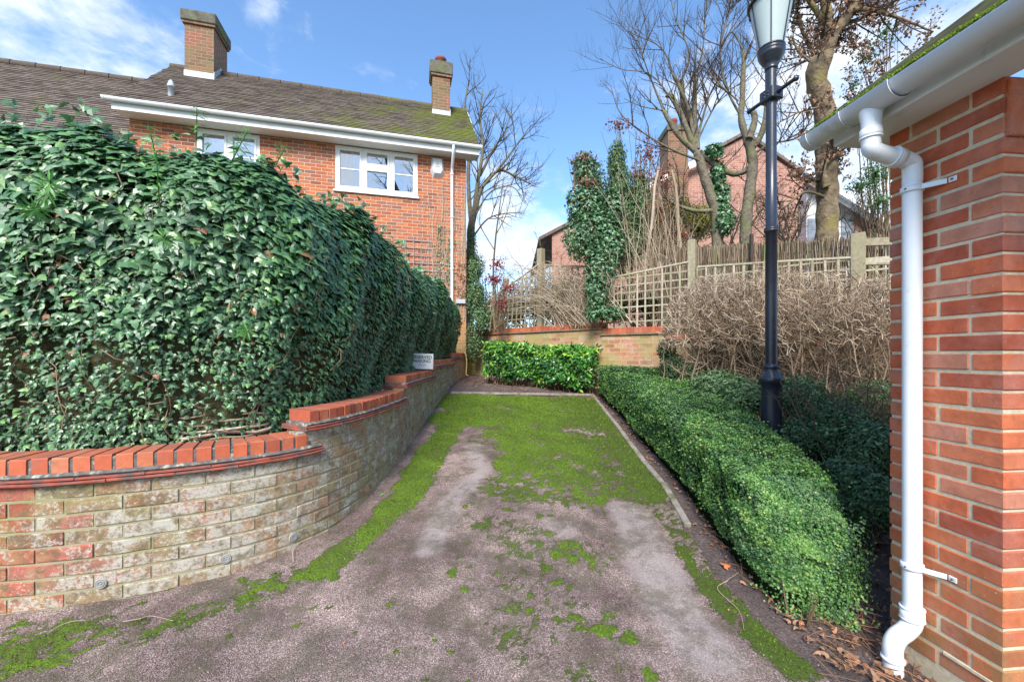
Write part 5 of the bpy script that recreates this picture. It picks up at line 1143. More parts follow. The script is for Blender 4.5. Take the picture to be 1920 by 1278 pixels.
def post(px, zb, zt, w, label, lean=(0, 0)):
    s = q(px, -.10); a = BW.at(s, -.12, zb); b = BW.at(s, -.12, zt)+np.array((lean[0], lean[1], 0)); mb = MB(); mb.beam(a, b, w, w, up=BW.fr(s)[1], bev=.006, rnd=random.random()*.4)
    o = mb.build('fence_post', M['wood']); tag(o, label, 'post', 'weathered posts of the back trellis')
    v = a.copy(); me = o.data; c = np.empty(len(me.vertices)*3, np.float32); me.vertices.foreach_get('co', c); me.vertices.foreach_set('co', (c.reshape(-1, 3)-v.astype(np.float32)).ravel()); o.location = tuple(float(x) for x in a)
post(1013, .0, 2.25, .13, 'greenish wooden post between the two left trellis panels')
post(935, .55, 1.75, .09, 'slanting thin post on an orange cap brick in the leftmost trellis', (.18, -.15))
post(1297, -.1, 1.88, .12, 'mossy green wooden post at the left shoulder of the bare hedge')
post(1608, -.1, 1.62, .155, 'broad grey-green wooden post nearest the garage, with rails fixed to it')
def rails():
    mb = MB(); s = q(1612, -.1); t, n = BW.fr(s); a = BW.at(s, -.12, 0); 
    mb.beam(a+EZ*1.50, a+t*1.4+EZ*1.34, .05, .10, bev=.004, rnd=.2); mb.beam(a+EZ*1.24, a+t*1.4+EZ*1.20, .035, .09, bev=.004, rnd=.9)
    o = mb.build('fence_rail', M['wood']); tag(o, 'pair of green-stained rails running from the broad post towards the garage', 'rail')
rails()
def brushwood():
    root = empty('brushwood_screen', BW.at(5, -.8, .4), 'brown brushwood screen of thin upright sticks behind the trellis posts', 'screen')
    mb = MB(); sa, sb = q(1235, -.8), BW.s[2]+1.8; N = 1500; s = np.sort(RNG.uniform(sa, sb, N)); P = np.zeros((N, 4, 3)); 
    for i in range(N):
        top = np.interp(s[i], [sa, q(1590, -.8), sb], [1.98, 1.72, 1.55])+RNG.normal(0, .025); n = -.80+RNG.normal(0, .02); 
        for k in range(4): P[i, k] = BW.at(s[i]+RNG.normal(0, .008)+.03*k*RNG.normal(0, .3), n, .2+(top-.2)*k/3)
    mb.tubes(P, np.full((N, 4), .0055)*RNG.uniform(.6, 1.5, (N, 1)), 4, rnd=RNG.random(N)); part(mb, 'sticks', rnd_mat('brush_sticks', ((0, (.10, .07, .045)), (.5, (.22, .16, .11)), (.9, (.36, .29, .2)), (1, (.24, .28, .10))), .9, .2), root)
    w = MB()
    for z in (1.0, 1.35, 1.6):
        pts = [BW.at(x, -.775, z+.01*math.sin(x*6)) for x in np.linspace(sa, sb, 30)]; w.tube(pts, .003, 4)
    part(w, 'binding_wire', M['twig_dark'], root)
    for px, lab in ((1409, 'dark slim stake in the brushwood screen left of the lamp post'),):
        m2 = MB(); ss = q(px, -.7); m2.beam(BW.at(ss, -.7, .2), BW.at(ss, -.7, 1.98), .05, .05, bev=.004); o = m2.build('stake', M['twig_dark']); tag(o, lab, 'stake')
brushwood()

# ---------------------------------------------------------------- generic branching
def grow_twigs(paths, n_per_m, length, r, levels, spread=.7, up=.3, K=5, droop=0.0, rng=RNG, jitter=.12, tstart=.15):
    """side shoots along polylines; returns list of arrays (N,K,3),(N,K) per level"""
    out = []; cur = paths
    for lv in range(levels):
        P = []; Rr = []
        for pts, rad in cur:
            pts = np.asarray(pts); seg = np.linalg.norm(np.diff(pts, axis=0), axis=1); L = seg.sum(); cs = np.concatenate([[0], np.cumsum(seg)])/L
            n = rng.poisson(n_per_m[lv]*L)
            for _ in range(n):
                t = tstart+(1-tstart)*rng.random()**.85; p = np.array([np.interp(t, cs, pts[:, i]) for i in range(3)]); k = min(int(np.searchsorted(cs, t, 'right'))-1, len(seg)-1); d = pts[k+1]-pts[k]; d = d/(np.linalg.norm(d)+1e-9)
                rr = np.interp(t, np.linspace(0, 1, len(rad)), rad)
                side = rng.normal(0, 1, 3); side -= d*np.dot(side, d); side /= np.linalg.norm(side)+1e-9
                dr = d*(1-spread)+side*spread+np.array((0, 0, up)); dr /= np.linalg.norm(dr); l = length[lv]*rng.uniform(.4, 1.15)*(1.15-.5*t); q = p.copy(); a = [p]
                for j in range(K-1):
                    dr = dr+rng.normal(0, jitter, 3)+np.array((0, 0, up*.25-droop)); dr /= np.linalg.norm(dr); q = q+dr*l/(K-1); a.append(q)
                r0 = min(r[lv], rr*.75); P.append(a); Rr.append(np.linspace(r0, r0*.35, K))
        if not P: break
        P = np.array(P); Rr = np.array(Rr); out.append((P, Rr)); cur = list(zip(P, Rr))
    return out
def wpath(pxs, Y, jit=.0):
    """limb through picture-derived points, at real depths around Y"""
    out = []
    for i, p in enumerate(pxs):
        y = Y+(p[2] if len(p) > 2 else 0); out.append(P3(p[0], p[1], y))
    return np.array(out)
def tree(name, label, cat, limbs, base_z, bark, twig, n_per_m, length, r, levels, group=None, leafmat=None, leafn=0, leafsz=.05, leaf=(QV, QF), droop=0.0, up=.3, spread=.7, leafbox=None, tstart=.15, jitter=.12):
    p0 = limbs[0][0][0].copy(); p0[2] = base_z; root = empty(name, p0, label, cat, group); mb = MB(); paths = []
    for i, (pts, r0, r1) in enumerate(limbs):
        P = catmull(pts, 5); K = len(P); R = np.linspace(r0, r1, K)*(1+.06*np.sin(np.arange(K)*1.7+i)); P = P+RNG.normal(0, r0*.06, P.shape)*np.linspace(0, 1, K)[:, None]
        if i == 0: P = np.concatenate([[(P[0][0], P[0][1], base_z-.1)], P]); R = np.concatenate([[r0*1.15], R])
        mb.tubes(P[None], R[None], 10 if r0 > .05 else 6, caps=True); paths.append((P[1:] if i == 0 else P, R))
    part(mb, 'trunk', bark, root)
    tw = MB(); src = [p for p in paths[1:]] if len(paths) > 1 else paths; levs = grow_twigs(src, n_per_m, length, r, levels, droop=droop, up=up, spread=spread, tstart=tstart, jitter=jitter)
    for i, (P, Rr) in enumerate(levs): tw.tubes(P, Rr, 5 if i == 0 else 3, rnd=RNG.random(len(P)))
    cr = part(tw, 'branches', twig, root)
    if leafn and levs:
        P = levs[-1][0]; i = RNG.integers(0, len(P), leafn)
        if leafbox is not None:
            w = np.array([leafbox(*p) for p in P[:, -1]]); w = w/w.sum(); i = RNG.choice(len(P), leafn, p=w)
        k = RNG.integers(1, P.shape[1], leafn); pos = P[i, k]+RNG.normal(0, leafsz*.5, (leafn, 3)); lm = MB(); lm.inst(leaf[0], leaf[1], pos, RNG.normal(0, 1, (leafn, 3)), RNG.normal(0, .6, (leafn, 3))+np.array((0, 0, -.7)), RNG.uniform(.6, 1.2, leafn)*leafsz); part(lm, 'leaves', leafmat, root)
    return root
def leaf_cloud(name, label, cat, blobs, N, sz, leaf, mat, base, core=None, stems=0, stemmat=None, up=.2, group=None, shell=.45, tipup=0.3, stretch=(1, 1, 1), noise_sc=3.0):
    """shrub made of leaves in the outer volume of several lobes; blobs: (centre, radii)"""
    root = empty(name, base, label, cat, group); mb = MB(); vol = np.array([b[1][0]*b[1][1]+b[1][1]*b[1][2]+b[1][0]*b[1][2] for b in blobs]); ct = RNG.choice(len(blobs), N, p=vol/vol.sum())
    d = RNG.normal(0, 1, (N, 3)); d /= np.linalg.norm(d, axis=1, keepdims=True); C = np.array([b[0] for b in blobs])[ct]; Rr = np.array([b[1] for b in blobs])[ct]
    nz = fbm(d[:, 0]*2+ct*7, d[:, 1]*2+d[:, 2]*3, noise_sc, 91)
    rad = (1-shell*RNG.random(N)**1.3)*(.72+.5*nz); pos = C+d*Rr*rad[:, None]; k = pos[:, 2] > base[2]-.02; g_ = RNG.random(N)
    rnd = np.clip(.25+.75*(nz-.3)+RNG.normal(0, .2, N), 0, 1)
    mb.inst(leaf[0], leaf[1], pos[k], (d+RNG.normal(0, .5, (N, 3))+np.array((0, 0, up)))[k], (d*.5+RNG.normal(0, .6, (N, 3))+np.array((0, 0, tipup)))[k], RNG.uniform(.6, 1.15, k.sum())*sz, rnd[k])
    part(mb, 'foliage', mat, root)
    if core is not None:
        cm = MB()
        for (c, r) in blobs:
            u = np.linspace(0, math.pi, 9); v = np.linspace(0, 2*math.pi, 15)[:-1]; V = [(c[0]+r[0]*.50*math.sin(a)*math.cos(b), c[1]+r[1]*.50*math.sin(a)*math.sin(b), c[2]+r[2]*.50*math.cos(a)) for a in u for b in v]
            cm.add(V, [[i*14+j, i*14+(j+1) % 14, (i+1)*14+(j+1) % 14, (i+1)*14+j] for i in range(8) for j in range(14)], smooth=True)
        part(cm, 'inner_shade', core, root)
    if stems:
        sm_ = MB(); P = np.zeros((stems, 5, 3)); i = RNG.integers(0, len(blobs), stems)
        for a in range(stems):
            c, r = blobs[i[a]]; e = np.array(c)+RNG.normal(0, .4, 3)*np.array(r); b0 = np.array((c[0]*.5+base[0]*.5+RNG.normal(0, .08), c[1]*.5+base[1]*.5+RNG.normal(0, .05), base[2]-.02))
            for k_ in range(5): f = k_/4; P[a, k_] = b0*(1-f)+e*f+RNG.normal(0, .025, 3)*(k_ > 0)
        sm_.tubes(P, np.linspace(.012, .004, 5)[None]*RNG.uniform(.6, 1.3, (stems, 1)), 5, rnd=RNG.random(stems)); part(sm_, 'stem', stemmat or M['twig_brown'], root)
    return root
TZ = CZ+.45
# trees behind the wall
tree('pollarded_tree', 'pollarded tree with greenish trunk and ivy up it, left of the lamp post', 'tree', [
    (wpath([(1345, 450), (1342, 400), (1330, 360), (1318, 320), (1308, 285)], 8.6), .11, .09),
    (wpath([(1308, 288), (1280, 262), (1262, 240), (1245, 208)], 8.6), .06, .045), (wpath([(1245, 210), (1225, 160), (1210, 120, -.2), (1190, 50, -.4)], 8.6), .022, .006),
    (wpath([(1306, 290), (1285, 235), (1262, 185), (1250, 178)], 8.6), .06, .05), (wpath([(1306, 280), (1292, 210), (1275, 165), (1262, 140)], 8.6), .05, .03),
    (wpath([(1308, 280), (1302, 210), (1305, 145)], 8.6), .055, .045), (wpath([(1305, 146), (1318, 90), (1322, 30), (1330, -60)], 8.6), .02, .005), (wpath([(1300, 255), (1282, 200), (1278, 150)], 8.8), .06, .05),
    (wpath([(1278, 152), (1292, 100), (1262, 20), (1255, -60)], 8.8), .02, .005), (wpath([(1262, 142), (1240, 90), (1180, 60), (1150, 30)], 8.6), .015, .004),
    (wpath([(1312, 285), (1342, 310), (1375, 326), (1402, 318)], 8.55), .06, .06), (wpath([(1335, 395), (1300, 395), (1262, 380), (1240, 360), (1232, 325)], 8.5), .045, .03),
    (wpath([(1310, 300), (1270, 285), (1220, 258), (1165, 215), (1145, 160)], 8.4), .028, .006), (wpath([(1310, 260), (1340, 200), (1390, 130), (1420, 50)], 8.7), .022, .006), (wpath([(1310, 250), (1330, 180), (1352, 145)], 8.7), .025, .015),
    (wpath([(1262, 190), (1220, 140), (1165, 130), (1125, 110)], 8.5), .014, .004), (wpath([(1250, 208), (1205, 200), (1170, 185)], 8.6), .014, .005)],
    TZ, M['bark'], M['twig_dark'], (6.0, 8.0, 7.0), (1.15, .48, .20), (.012, .006, .0036), 3, 'pollarded trees behind the brushwood screen', up=.35, spread=.55)
tree('pollarded_tree', 'pollarded tree directly behind the lamp post, joined to its neighbour by a limb', 'tree', [
    (wpath([(1398, 450), (1400, 400), (1408, 340), (1412, 300), (1402, 262)], 8.4), .115, .09),
    (wpath([(1402, 265), (1390, 225), (1392, 180), (1396, 98)], 8.4), .075, .04), (wpath([(1396, 100), (1372, 60), (1352, 85), (1380, -20), (1390, -80)], 8.4), .018, .005),
    (wpath([(1405, 260), (1415, 225), (1410, 205)], 8.3), .07, .05), (wpath([(1412, 275), (1428, 250), (1438, 190), (1436, 60)], 8.5), .07, .03), (wpath([(1390, 220), (1360, 160), (1350, 90), (1365, 20), (1378, -70)], 8.4), .024, .006),
    (wpath([(1412, 290), (1445, 270), (1500, 255), (1530, 200)], 8.6), .03, .008), (wpath([(1385, 190), (1340, 150), (1320, 120)], 8.3), .018, .006), (wpath([(1396, 130), (1420, 95), (1405, 20), (1412, -60)], 8.4), .018, .005)],
    TZ, M['bark'], M['twig_dark'], (6.0, 8.0, 7.0), (1.15, .48, .20), (.012, .006, .0036), 3, 'pollarded trees behind the brushwood screen', up=.35, spread=.55)
tree('large_tree', 'large forked tree with thick golden-green trunk and withered brown leaves beside the garage gutter', 'tree', [
    (wpath([(1550, 450), (1551, 400), (1551, 340), (1548, 280), (1545, 210), (1530, 150), (1532, 120)], 7.9), .19, .17),
    (wpath([(1535, 150), (1550, 100), (1565, 60), (1605, 10), (1640, -60)], 7.9), .13, .08), (wpath([(1530, 135), (1545, 90), (1552, 40), (1545, -20), (1555, -90)], 8.0), .12, .07),
    (wpath([(1552, 60), (1530, 20), (1500, -20)], 7.9), .07, .03), (wpath([(1600, 20), (1640, 20), (1700, 40), (1750, 60)], 7.8), .05, .012), (wpath([(1540, 130), (1500, 100), (1485, 70), (1478, 75)], 7.9), .03, .01),
    (wpath([(1550, 350), (1542, 315), (1560, 295), (1600, 262)], 7.7), .07, .03), (wpath([(1548, 250), (1580, 240), (1620, 215), (1660, 140)], 7.8), .03, .01),
    (wpath([(1545, 200), (1500, 210), (1460, 230), (1440, 235)], 7.8), .022, .006), (wpath([(1550, 370), (1510, 360), (1475, 385), (1440, 400)], 7.8), .03, .012), (wpath([(1552, 40), (1600, 40), (1660, 10), (1730, -20)], 8.1), .05, .015), (wpath([(1535, 120), (1505, 60), (1490, 0), (1480, -60)], 8.1), .04, .012)],
    TZ, M['bark_gold'], M['twig_dark'], (8.5, 7.5, 5.0), (1.15, .46, .20), (.016, .008, .0042), 3, None, M['brown_leaf'], 9500, .07, (DV, DF), up=.12, spread=.65,
    leafbox=lambda x, y, z: math.exp(-((abs((x/y*F+CX)-1600)/140)**2))*(1.0 if (x/y*F+CX) > 1480 else .08)+.002, tstart=.05)
tree('bare_tree', 'slender leafless tree rising right of the brick house corner', 'tree', [
    (wpath([(880, 520), (882, 470), (884, 420), (893, 385)], 13.5), .15, .11),
    (wpath([(893, 388), (905, 350), (935, 320), (965, 330), (995, 345)], 13.5), .07, .02), (wpath([(886, 420), (896, 340), (905, 280), (900, 220), (905, 170)], 13.5), .08, .02), (wpath([(884, 430), (878, 340), (880, 270), (872, 200), (880, 150)], 13.8), .08, .02),
    (wpath([(900, 330), (925, 280), (945, 250), (960, 205)], 13.6), .05, .012), (wpath([(905, 350), (940, 310), (970, 270), (995, 235)], 13.4), .05, .012), (wpath([(893, 400), (920, 360), (960, 350), (985, 380)], 13.3), .03, .01), (wpath([(890, 440), (915, 410), (950, 400), (985, 400)], 13.3), .03, .01)],
    TZ-.5, M['bark'], M['twig_dark'], (3.2, 4.5, 4.5), (1.5, .8, .4), (.020, .010, .007), 3, None, up=.3, spread=.6)
tree('bare_tree', 'thin bare sapling in front of the clouds behind the leftmost trellis', 'tree', [
    (wpath([(925, 500), (930, 440), (938, 380), (945, 330)], 11.5), .03, .012), (wpath([(930, 440), (950, 400), (960, 360)], 11.5), .015, .006), (wpath([(928, 470), (900, 420), (905, 380)], 11.5), .015, .006)],
    TZ-.2, M['bark'], M['twig_straw'], (5, 6), (.7, .3), (.008, .005), 2, None, up=.5, spread=.45)
# arching bare shrub in front of the left trellis
def arching():
    root = empty('arching_shrub', BW.at(q(1060), .2, .3), 'bare straw-coloured arching shrub tangled over the left trellis panels', 'shrub'); N = 150; K = 9; P = np.zeros((N, K, 3)); R = np.zeros((N, K))
    for i in range(N):
        s0 = q(1090)+RNG.normal(0, .35); a = BW.at(s0, -.02+RNG.uniform(-.1, .1), .55); dirs = -1 if random.random() < .68 else 1; reach = RNG.uniform(.3, 2.0)*(1 if dirs < 0 else .45); hgt = RNG.uniform(.4, 1.5)
        t, n = BW.fr(s0)
        for k in range(K): f = k/(K-1); P[i, k] = a+t*dirs*reach*f+n*(RNG.uniform(.1, .5)*f)+EZ*(hgt*math.sin(f*2.3)*.9)+RNG.normal(0, .02, 3)
        R[i] = np.linspace(.007, .002, K)
    mb = MB(); mb.tubes(P, R, 4, rnd=RNG.random(N)); lv = grow_twigs(list(zip(P, R)), (5,), (.28,), (.003,), 1, up=.2)
    for a, b in lv: mb.tubes(a, b, 3, rnd=RNG.random(len(a)))
    part(mb, 'stem', M['twig_straw'], root)
arching()
def straw_stems():
    root = empty('stem_thicket', P3(1235, 540, 7.7), 'thicket of tall straw-coloured stems fanning up behind the square trellis panel', 'shrub'); N = 110; K = 8; P = np.zeros((N, K, 3)); R = np.zeros((N, K))
    for i in range(N):
        b = P3(RNG.uniform(1170, 1285), 560, RNG.uniform(7.2, 8.2)); dx = RNG.normal(-.25, .5); h = RNG.uniform(.9, 2.6)
        for k in range(K): f = k/(K-1); P[i, k] = b+np.array((dx*f*f**.5, RNG.normal(0, .03), h*f))+RNG.normal(0, .012, 3)
        R[i] = np.linspace(RNG.uniform(.004, .009), .002, K)
    for i in range(4): R[i] = np.linspace(.035, .025, K)
    mb = MB(); mb.tubes(P, R, 5, rnd=RNG.random(N)); part(mb, 'stem', M['twig_straw'], root); tw = MB()
    for a, b in grow_twigs(list(zip(P, R)), (2.5, 3), (.35, .15), (.004, .003), 2, up=.2): tw.tubes(a, b, 3, rnd=RNG.random(len(a)))
    part(tw, 'twigs', M['twig_straw'], root)
straw_stems()
def pb(px, py, Y, rpx, rpy, ry=.35): c = P3(px, py, Y); return (c, (rpx/F*Y, ry, rpy/F*Y))
IVL = (IV, IF)
leaf_cloud('ivy_clad_stump', 'column of ivy smothering a broken trunk between the trellis panels', 'ivy', [pb(1096, 320, 7.7, 26, 38, .2), pb(1100, 385, 7.6, 40, 46, .25), pb(1108, 445, 7.5, 56, 50, .28), pb(1145, 450, 7.45, 34, 50, .2), pb(1150, 390, 7.6, 24, 40, .2), pb(1125, 500, 7.4, 30, 45, .22), pb(1120, 550, 7.35, 24, 50, .2), pb(1135, 590, 7.3, 40, 20, .15)], 7500, .062, IVL, M['ivy'], P3(1120, 600, 7.6), M['ivy_core'], tipup=-.6, shell=.35)
leaf_cloud('conifer', 'narrow dark green conifer just right of the ivy-covered column', 'conifer', [pb(1156, 300, 8.0, 18, 38, .2), pb(1160, 350, 8.0, 28, 44, .3), pb(1172, 410, 8.0, 40, 50, .35), pb(1200, 370, 8.0, 20, 56, .2), pb(1180, 460, 8.0, 36, 40, .3)], 15000, .06, (NV_*np.array([1.6, 1, 1]), NF), M['yew'], P3(1170, 500, 8.3), M['ivy_core'], tipup=1.2)
leaf_cloud('ivy_on_trunk', 'ivy climbing the left pollarded tree trunk', 'ivy', [pb(1338, 285, 8.5, 20, 15, .2), pb(1345, 330, 8.6, 14, 30, .2), pb(1352, 370, 8.6, 14, 40, .2), pb(1358, 415, 8.5, 18, 30, .2)], 3000, .075, IVL, M['ivy'], P3(1350, 450, 8.55), None, tipup=-.5, shell=.8)
leaf_cloud('golden_shrub', 'yellow-green leafy shrub below the curved limb of the left pollarded tree', 'shrub', [pb(1255, 410, 10.5, 50, 42, .6), pb(1305, 420, 10.5, 40, 35, .6), pb(1215, 440, 10.5, 40, 40, .5)], 9000, .07, (DV, DF), M['gold_leaf'], P3(1260, 480, 10.5), M['box_core'])
leaf_cloud('copper_leaved_shrub', 'shrub holding copper-brown winter leaves behind the conifer', 'shrub', [pb(1215, 290, 8.0, 30, 34, .3), pb(1240, 330, 8.0, 26, 30, .3), pb(1195, 330, 8.0, 22, 30, .3), pb(1235, 400, 8.0, 36, 40, .3), pb(1275, 440, 8.0, 26, 22, .3), pb(1160, 235, 8.0, 34, 16, .2)], 1700, .055, (DV, DF), M['copper'], P3(1225, 500, 8.0), None, 60, M['twig_brown'], shell=.95)
leaf_cloud('copper_leaved_shrub', 'tuft of copper leaves crowning the ivy-clad stump', 'shrub', [pb(1095, 300, 7.6, 38, 16, .2), pb(1100, 345, 7.5, 24, 14, .2)], 330, .055, (DV, DF), M['copper'], P3(1100, 420, 7.6), None, 14, M['twig_brown'], shell=.95)
leaf_cloud('red_leaved_shrub', 'small shrub with deep red leaves over the leftmost trellis', 'shrub', [pb(932, 495, 8.9, 16, 14, .2), pb(925, 525, 8.9, 26, 14, .25), pb(955, 540, 8.8, 18, 14, .2), pb(942, 570, 8.7, 14, 20, .15)], 620, .06, (DV, DF), rnd_mat('red_leaf', ((0, (.16, .02, .03)), (1, (.40, .07, .06))), .5, .4, trans=.2), P3(935, 620, 8.9), None, 24, M['twig_brown'], shell=.9)
leaf_cloud('evergreen_shrub', 'dark evergreen shrub squeezed between the house corner and the back wall', 'shrub', [pb(888, 510, 9.9, 14, 34, .3), pb(893, 560, 9.7, 22, 40, .3), pb(905, 600, 9.4, 22, 26, .25), pb(888, 640, 9.5, 16, 40, .25)], 5200, .06, (DV, DF), M['yew'], P3(890, 700, 9.6), M['ivy_core'])
leaf_cloud('evergreen_shrub', 'pale feathery green growth above the dark shrub at the house corner', 'shrub', [pb(884, 470, 11.5, 12, 50, .3), pb(896, 500, 11.5, 16, 26, .3)], 2600, .06, (NV_*np.array([1.4, 1, 1]), NF), M['light_leaf'], P3(886, 560, 11.5), None)
leaf_cloud('leafy_tree', 'light green foliage seen in the gap between the big trunk and the garage wall', 'tree', [pb(1640, 330, 8.6, 30, 36, .4), pb(1610, 350, 8.6, 22, 14, .3), pb(1650, 380, 8.5, 20, 20, .3), pb(1655, 290, 8.6, 24, 24, .3)], 1500, .06, (DV, DF), M['light_leaf'], P3(1650, 450, 8.6), None, 22, M['twig_brown'], shell=.95)
leaf_cloud('leafy_tree', 'thin green shoots among the brown leaves high beside the forked tree', 'tree', [pb(1625, 110, 8.8, 34, 36, .4), pb(1660, 60, 8.8, 30, 30, .3), pb(1600, 160, 8.8, 18, 30, .3)], 700, .06, (DV, DF), M['light_leaf'], P3(1680, 440, 8.8), None, 12, M['twig_brown'], shell=.95)

# ---------------------------------------------------------------- laurel and undergrowth
def laurel():
    c0 = np.array((-.42, 8.15)); c1 = np.array((1.45, 7.15)); root = empty('laurel_hedge', (.5, 7.6, float(ground(.5, 7.6))), 'glossy bright green laurel hedge block in front of the back wall', 'hedge')
    d = (c1-c0); L = np.linalg.norm(d); d /= L; n = np.array((d[1], -d[0])); N = 6200
    t = RNG.random(N); w = RNG.uniform(-1, 1, N); h = RNG.random(N); face = RNG.random(N)
    # points on top, front, ends
    zt = .74+.03*np.sin(t*9)+.03*fbm(t*8, w, 3, 4); front = face < .62; top = (face >= .62) & (face < .9)
    u = np.where(front, 1.0-RNG.random(N)**2*.35, np.where(top, w, w)); z = np.where(front, h*zt, np.where(top, zt-RNG.random(N)**2*.10, h*zt)); t = np.where(face > .9, np.where(RNG.random(N) < .5, RNG.random(N)*.05, 1-RNG.random(N)*.05), t)
    bul = .05*np.sin(t*17+z*8)+.10*(fbm(t*5, z*3, 3, 12)-.5); xy = c0+np.outer(t*L, d)+n[None]*((u*.30+bul)*(1-.25*((h < .25) & front)))[:, None]
    k = z > .12+.06*np.sin(t*20); P = np.concatenate([xy, (ground(xy[:, 0], xy[:, 1])+z)[:, None]], 1); out = np.concatenate([n[None]*np.where(front, 1, .2)[:, None], np.where(top, 1.2, .25)[:, None]], 1)
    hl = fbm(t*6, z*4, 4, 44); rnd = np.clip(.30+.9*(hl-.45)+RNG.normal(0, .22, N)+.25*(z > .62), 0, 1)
    mb = MB(); LV = np.array([[0, 0, 0], [.16, .3, -.02], [.17, .65, -.05], [0, 1, -.16], [-.17, .65, -.05], [-.16, .3, -.02], [0, .3, .03], [0, .65, .01]]); LF = np.array([[0, 1, 6], [0, 6, 5], [1, 2, 7], [1, 7, 6], [6, 7, 4], [6, 4, 5], [2, 3, 7], [7, 3, 4]])
    mb.inst(LV, LF, P[k], (out+RNG.normal(0, .6, (N, 3))+np.array((0, 0, .3)))[k], (out*.4+RNG.normal(0, .7, (N, 3))+np.array((0, 0, .55)))[k], RNG.uniform(.07, .125, k.sum()), rnd[k]); part(mb, 'foliage', M['laurel'], root)
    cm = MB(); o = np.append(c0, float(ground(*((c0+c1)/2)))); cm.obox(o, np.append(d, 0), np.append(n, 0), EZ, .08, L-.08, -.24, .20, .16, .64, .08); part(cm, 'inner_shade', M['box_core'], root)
    st = MB(); K = 160; tt = RNG.random(K); b = c0+np.outer(tt*L, d)+n[None]*RNG.uniform(-.2, .2, K)[:, None]; PP = np.zeros((K, 4, 3)); j = RNG.normal(0, .10, (K, 2))
    for q_ in range(4): f = q_/3; PP[:, q_, :2] = b+j*f; PP[:, q_, 2] = ground(b[:, 0], b[:, 1])+f*.4
    st.tubes(PP, np.full((K, 4), .006), 5, rnd=RNG.random(K)); part(st, 'stem', M['twig_brown'], root)
laurel()
def pier():
    c = P3(1122, 700, 7.0); g = float(ground(c[0], c[1])); mb = MB()
    mb.box(c[0]-.02, c[0]+.33, 6.98, 7.30, g-.1, g+.40); o = mb.build('brick_pier', brick_tex_mat('dark_pier_brick', ((0, (.16, .06, .045)), (1, (.24, .09, .06))), (.14, .11, .08))); tag(o, 'low dark red brick pier in the gap between laurel and box hedge', 'pier')
pier()
def spray_shrub(name, label, lobes, N, base, matk, sz, core=True):
    """yew / evergreen sprays: short twigs with rows of small leaves"""
    return leaf_cloud(name, label, 'shrub', lobes, N, sz, (NV_*np.array([1.7, 1, 1]), NF), M[matk], base, M['ivy_core'] if core else None, 40, M['twig_brown'], tipup=.1, shell=.5)
spray_shrub('yew_shrub', 'feathery dark yew shrub at the foot of the bare hedge, left end', [pb(1262, 690, 6.0, 26, 26, .25), pb(1300, 700, 5.8, 40, 28, .3), pb(1250, 655, 6.1, 16, 22, .2)], 6500, P3(1290, 735, 5.9), 'yew', .05)
spray_shrub('yew_shrub', 'dark spreading yew between the box hedge and the lamp post', [pb(1345, 725, 4.9, 50, 34, .3), pb(1395, 745, 4.5, 45, 40, .3), pb(1330, 760, 4.7, 40, 30, .2)], 9000, P3(1370, 800, 4.6), 'yew', .045)
spray_shrub('evergreen_undergrowth', 'shaggy dark evergreen undergrowth right of the lamp post base', [pb(1500, 745, 4.1, 50, 45, .3), pb(1560, 790, 3.7, 60, 55, .35), pb(1620, 840, 3.2, 60, 60, .35), pb(1510, 820, 3.6, 50, 40, .25)], 17000, P3(1560, 900, 3.4), 'yew', .038)
spray_shrub('evergreen_undergrowth', 'low blue-green foliage behind the near end of the box hedge by the garage', [pb(1590, 900, 2.9, 50, 50, .2), pb(1640, 940, 2.7, 45, 55, .2), pb(1600, 960, 2.75, 40, 40, .15)], 9000, P3(1620, 1010, 2.6), 'yew', .034)
spray_shrub('evergreen_undergrowth', 'dark green shrub further right behind the brown thorny twigs', [pb(1640, 760, 4.2, 50, 50, .3), pb(1660, 850, 3.6, 40, 60, .3)], 8000, P3(1650, 900, 3.8), 'yew', .042)

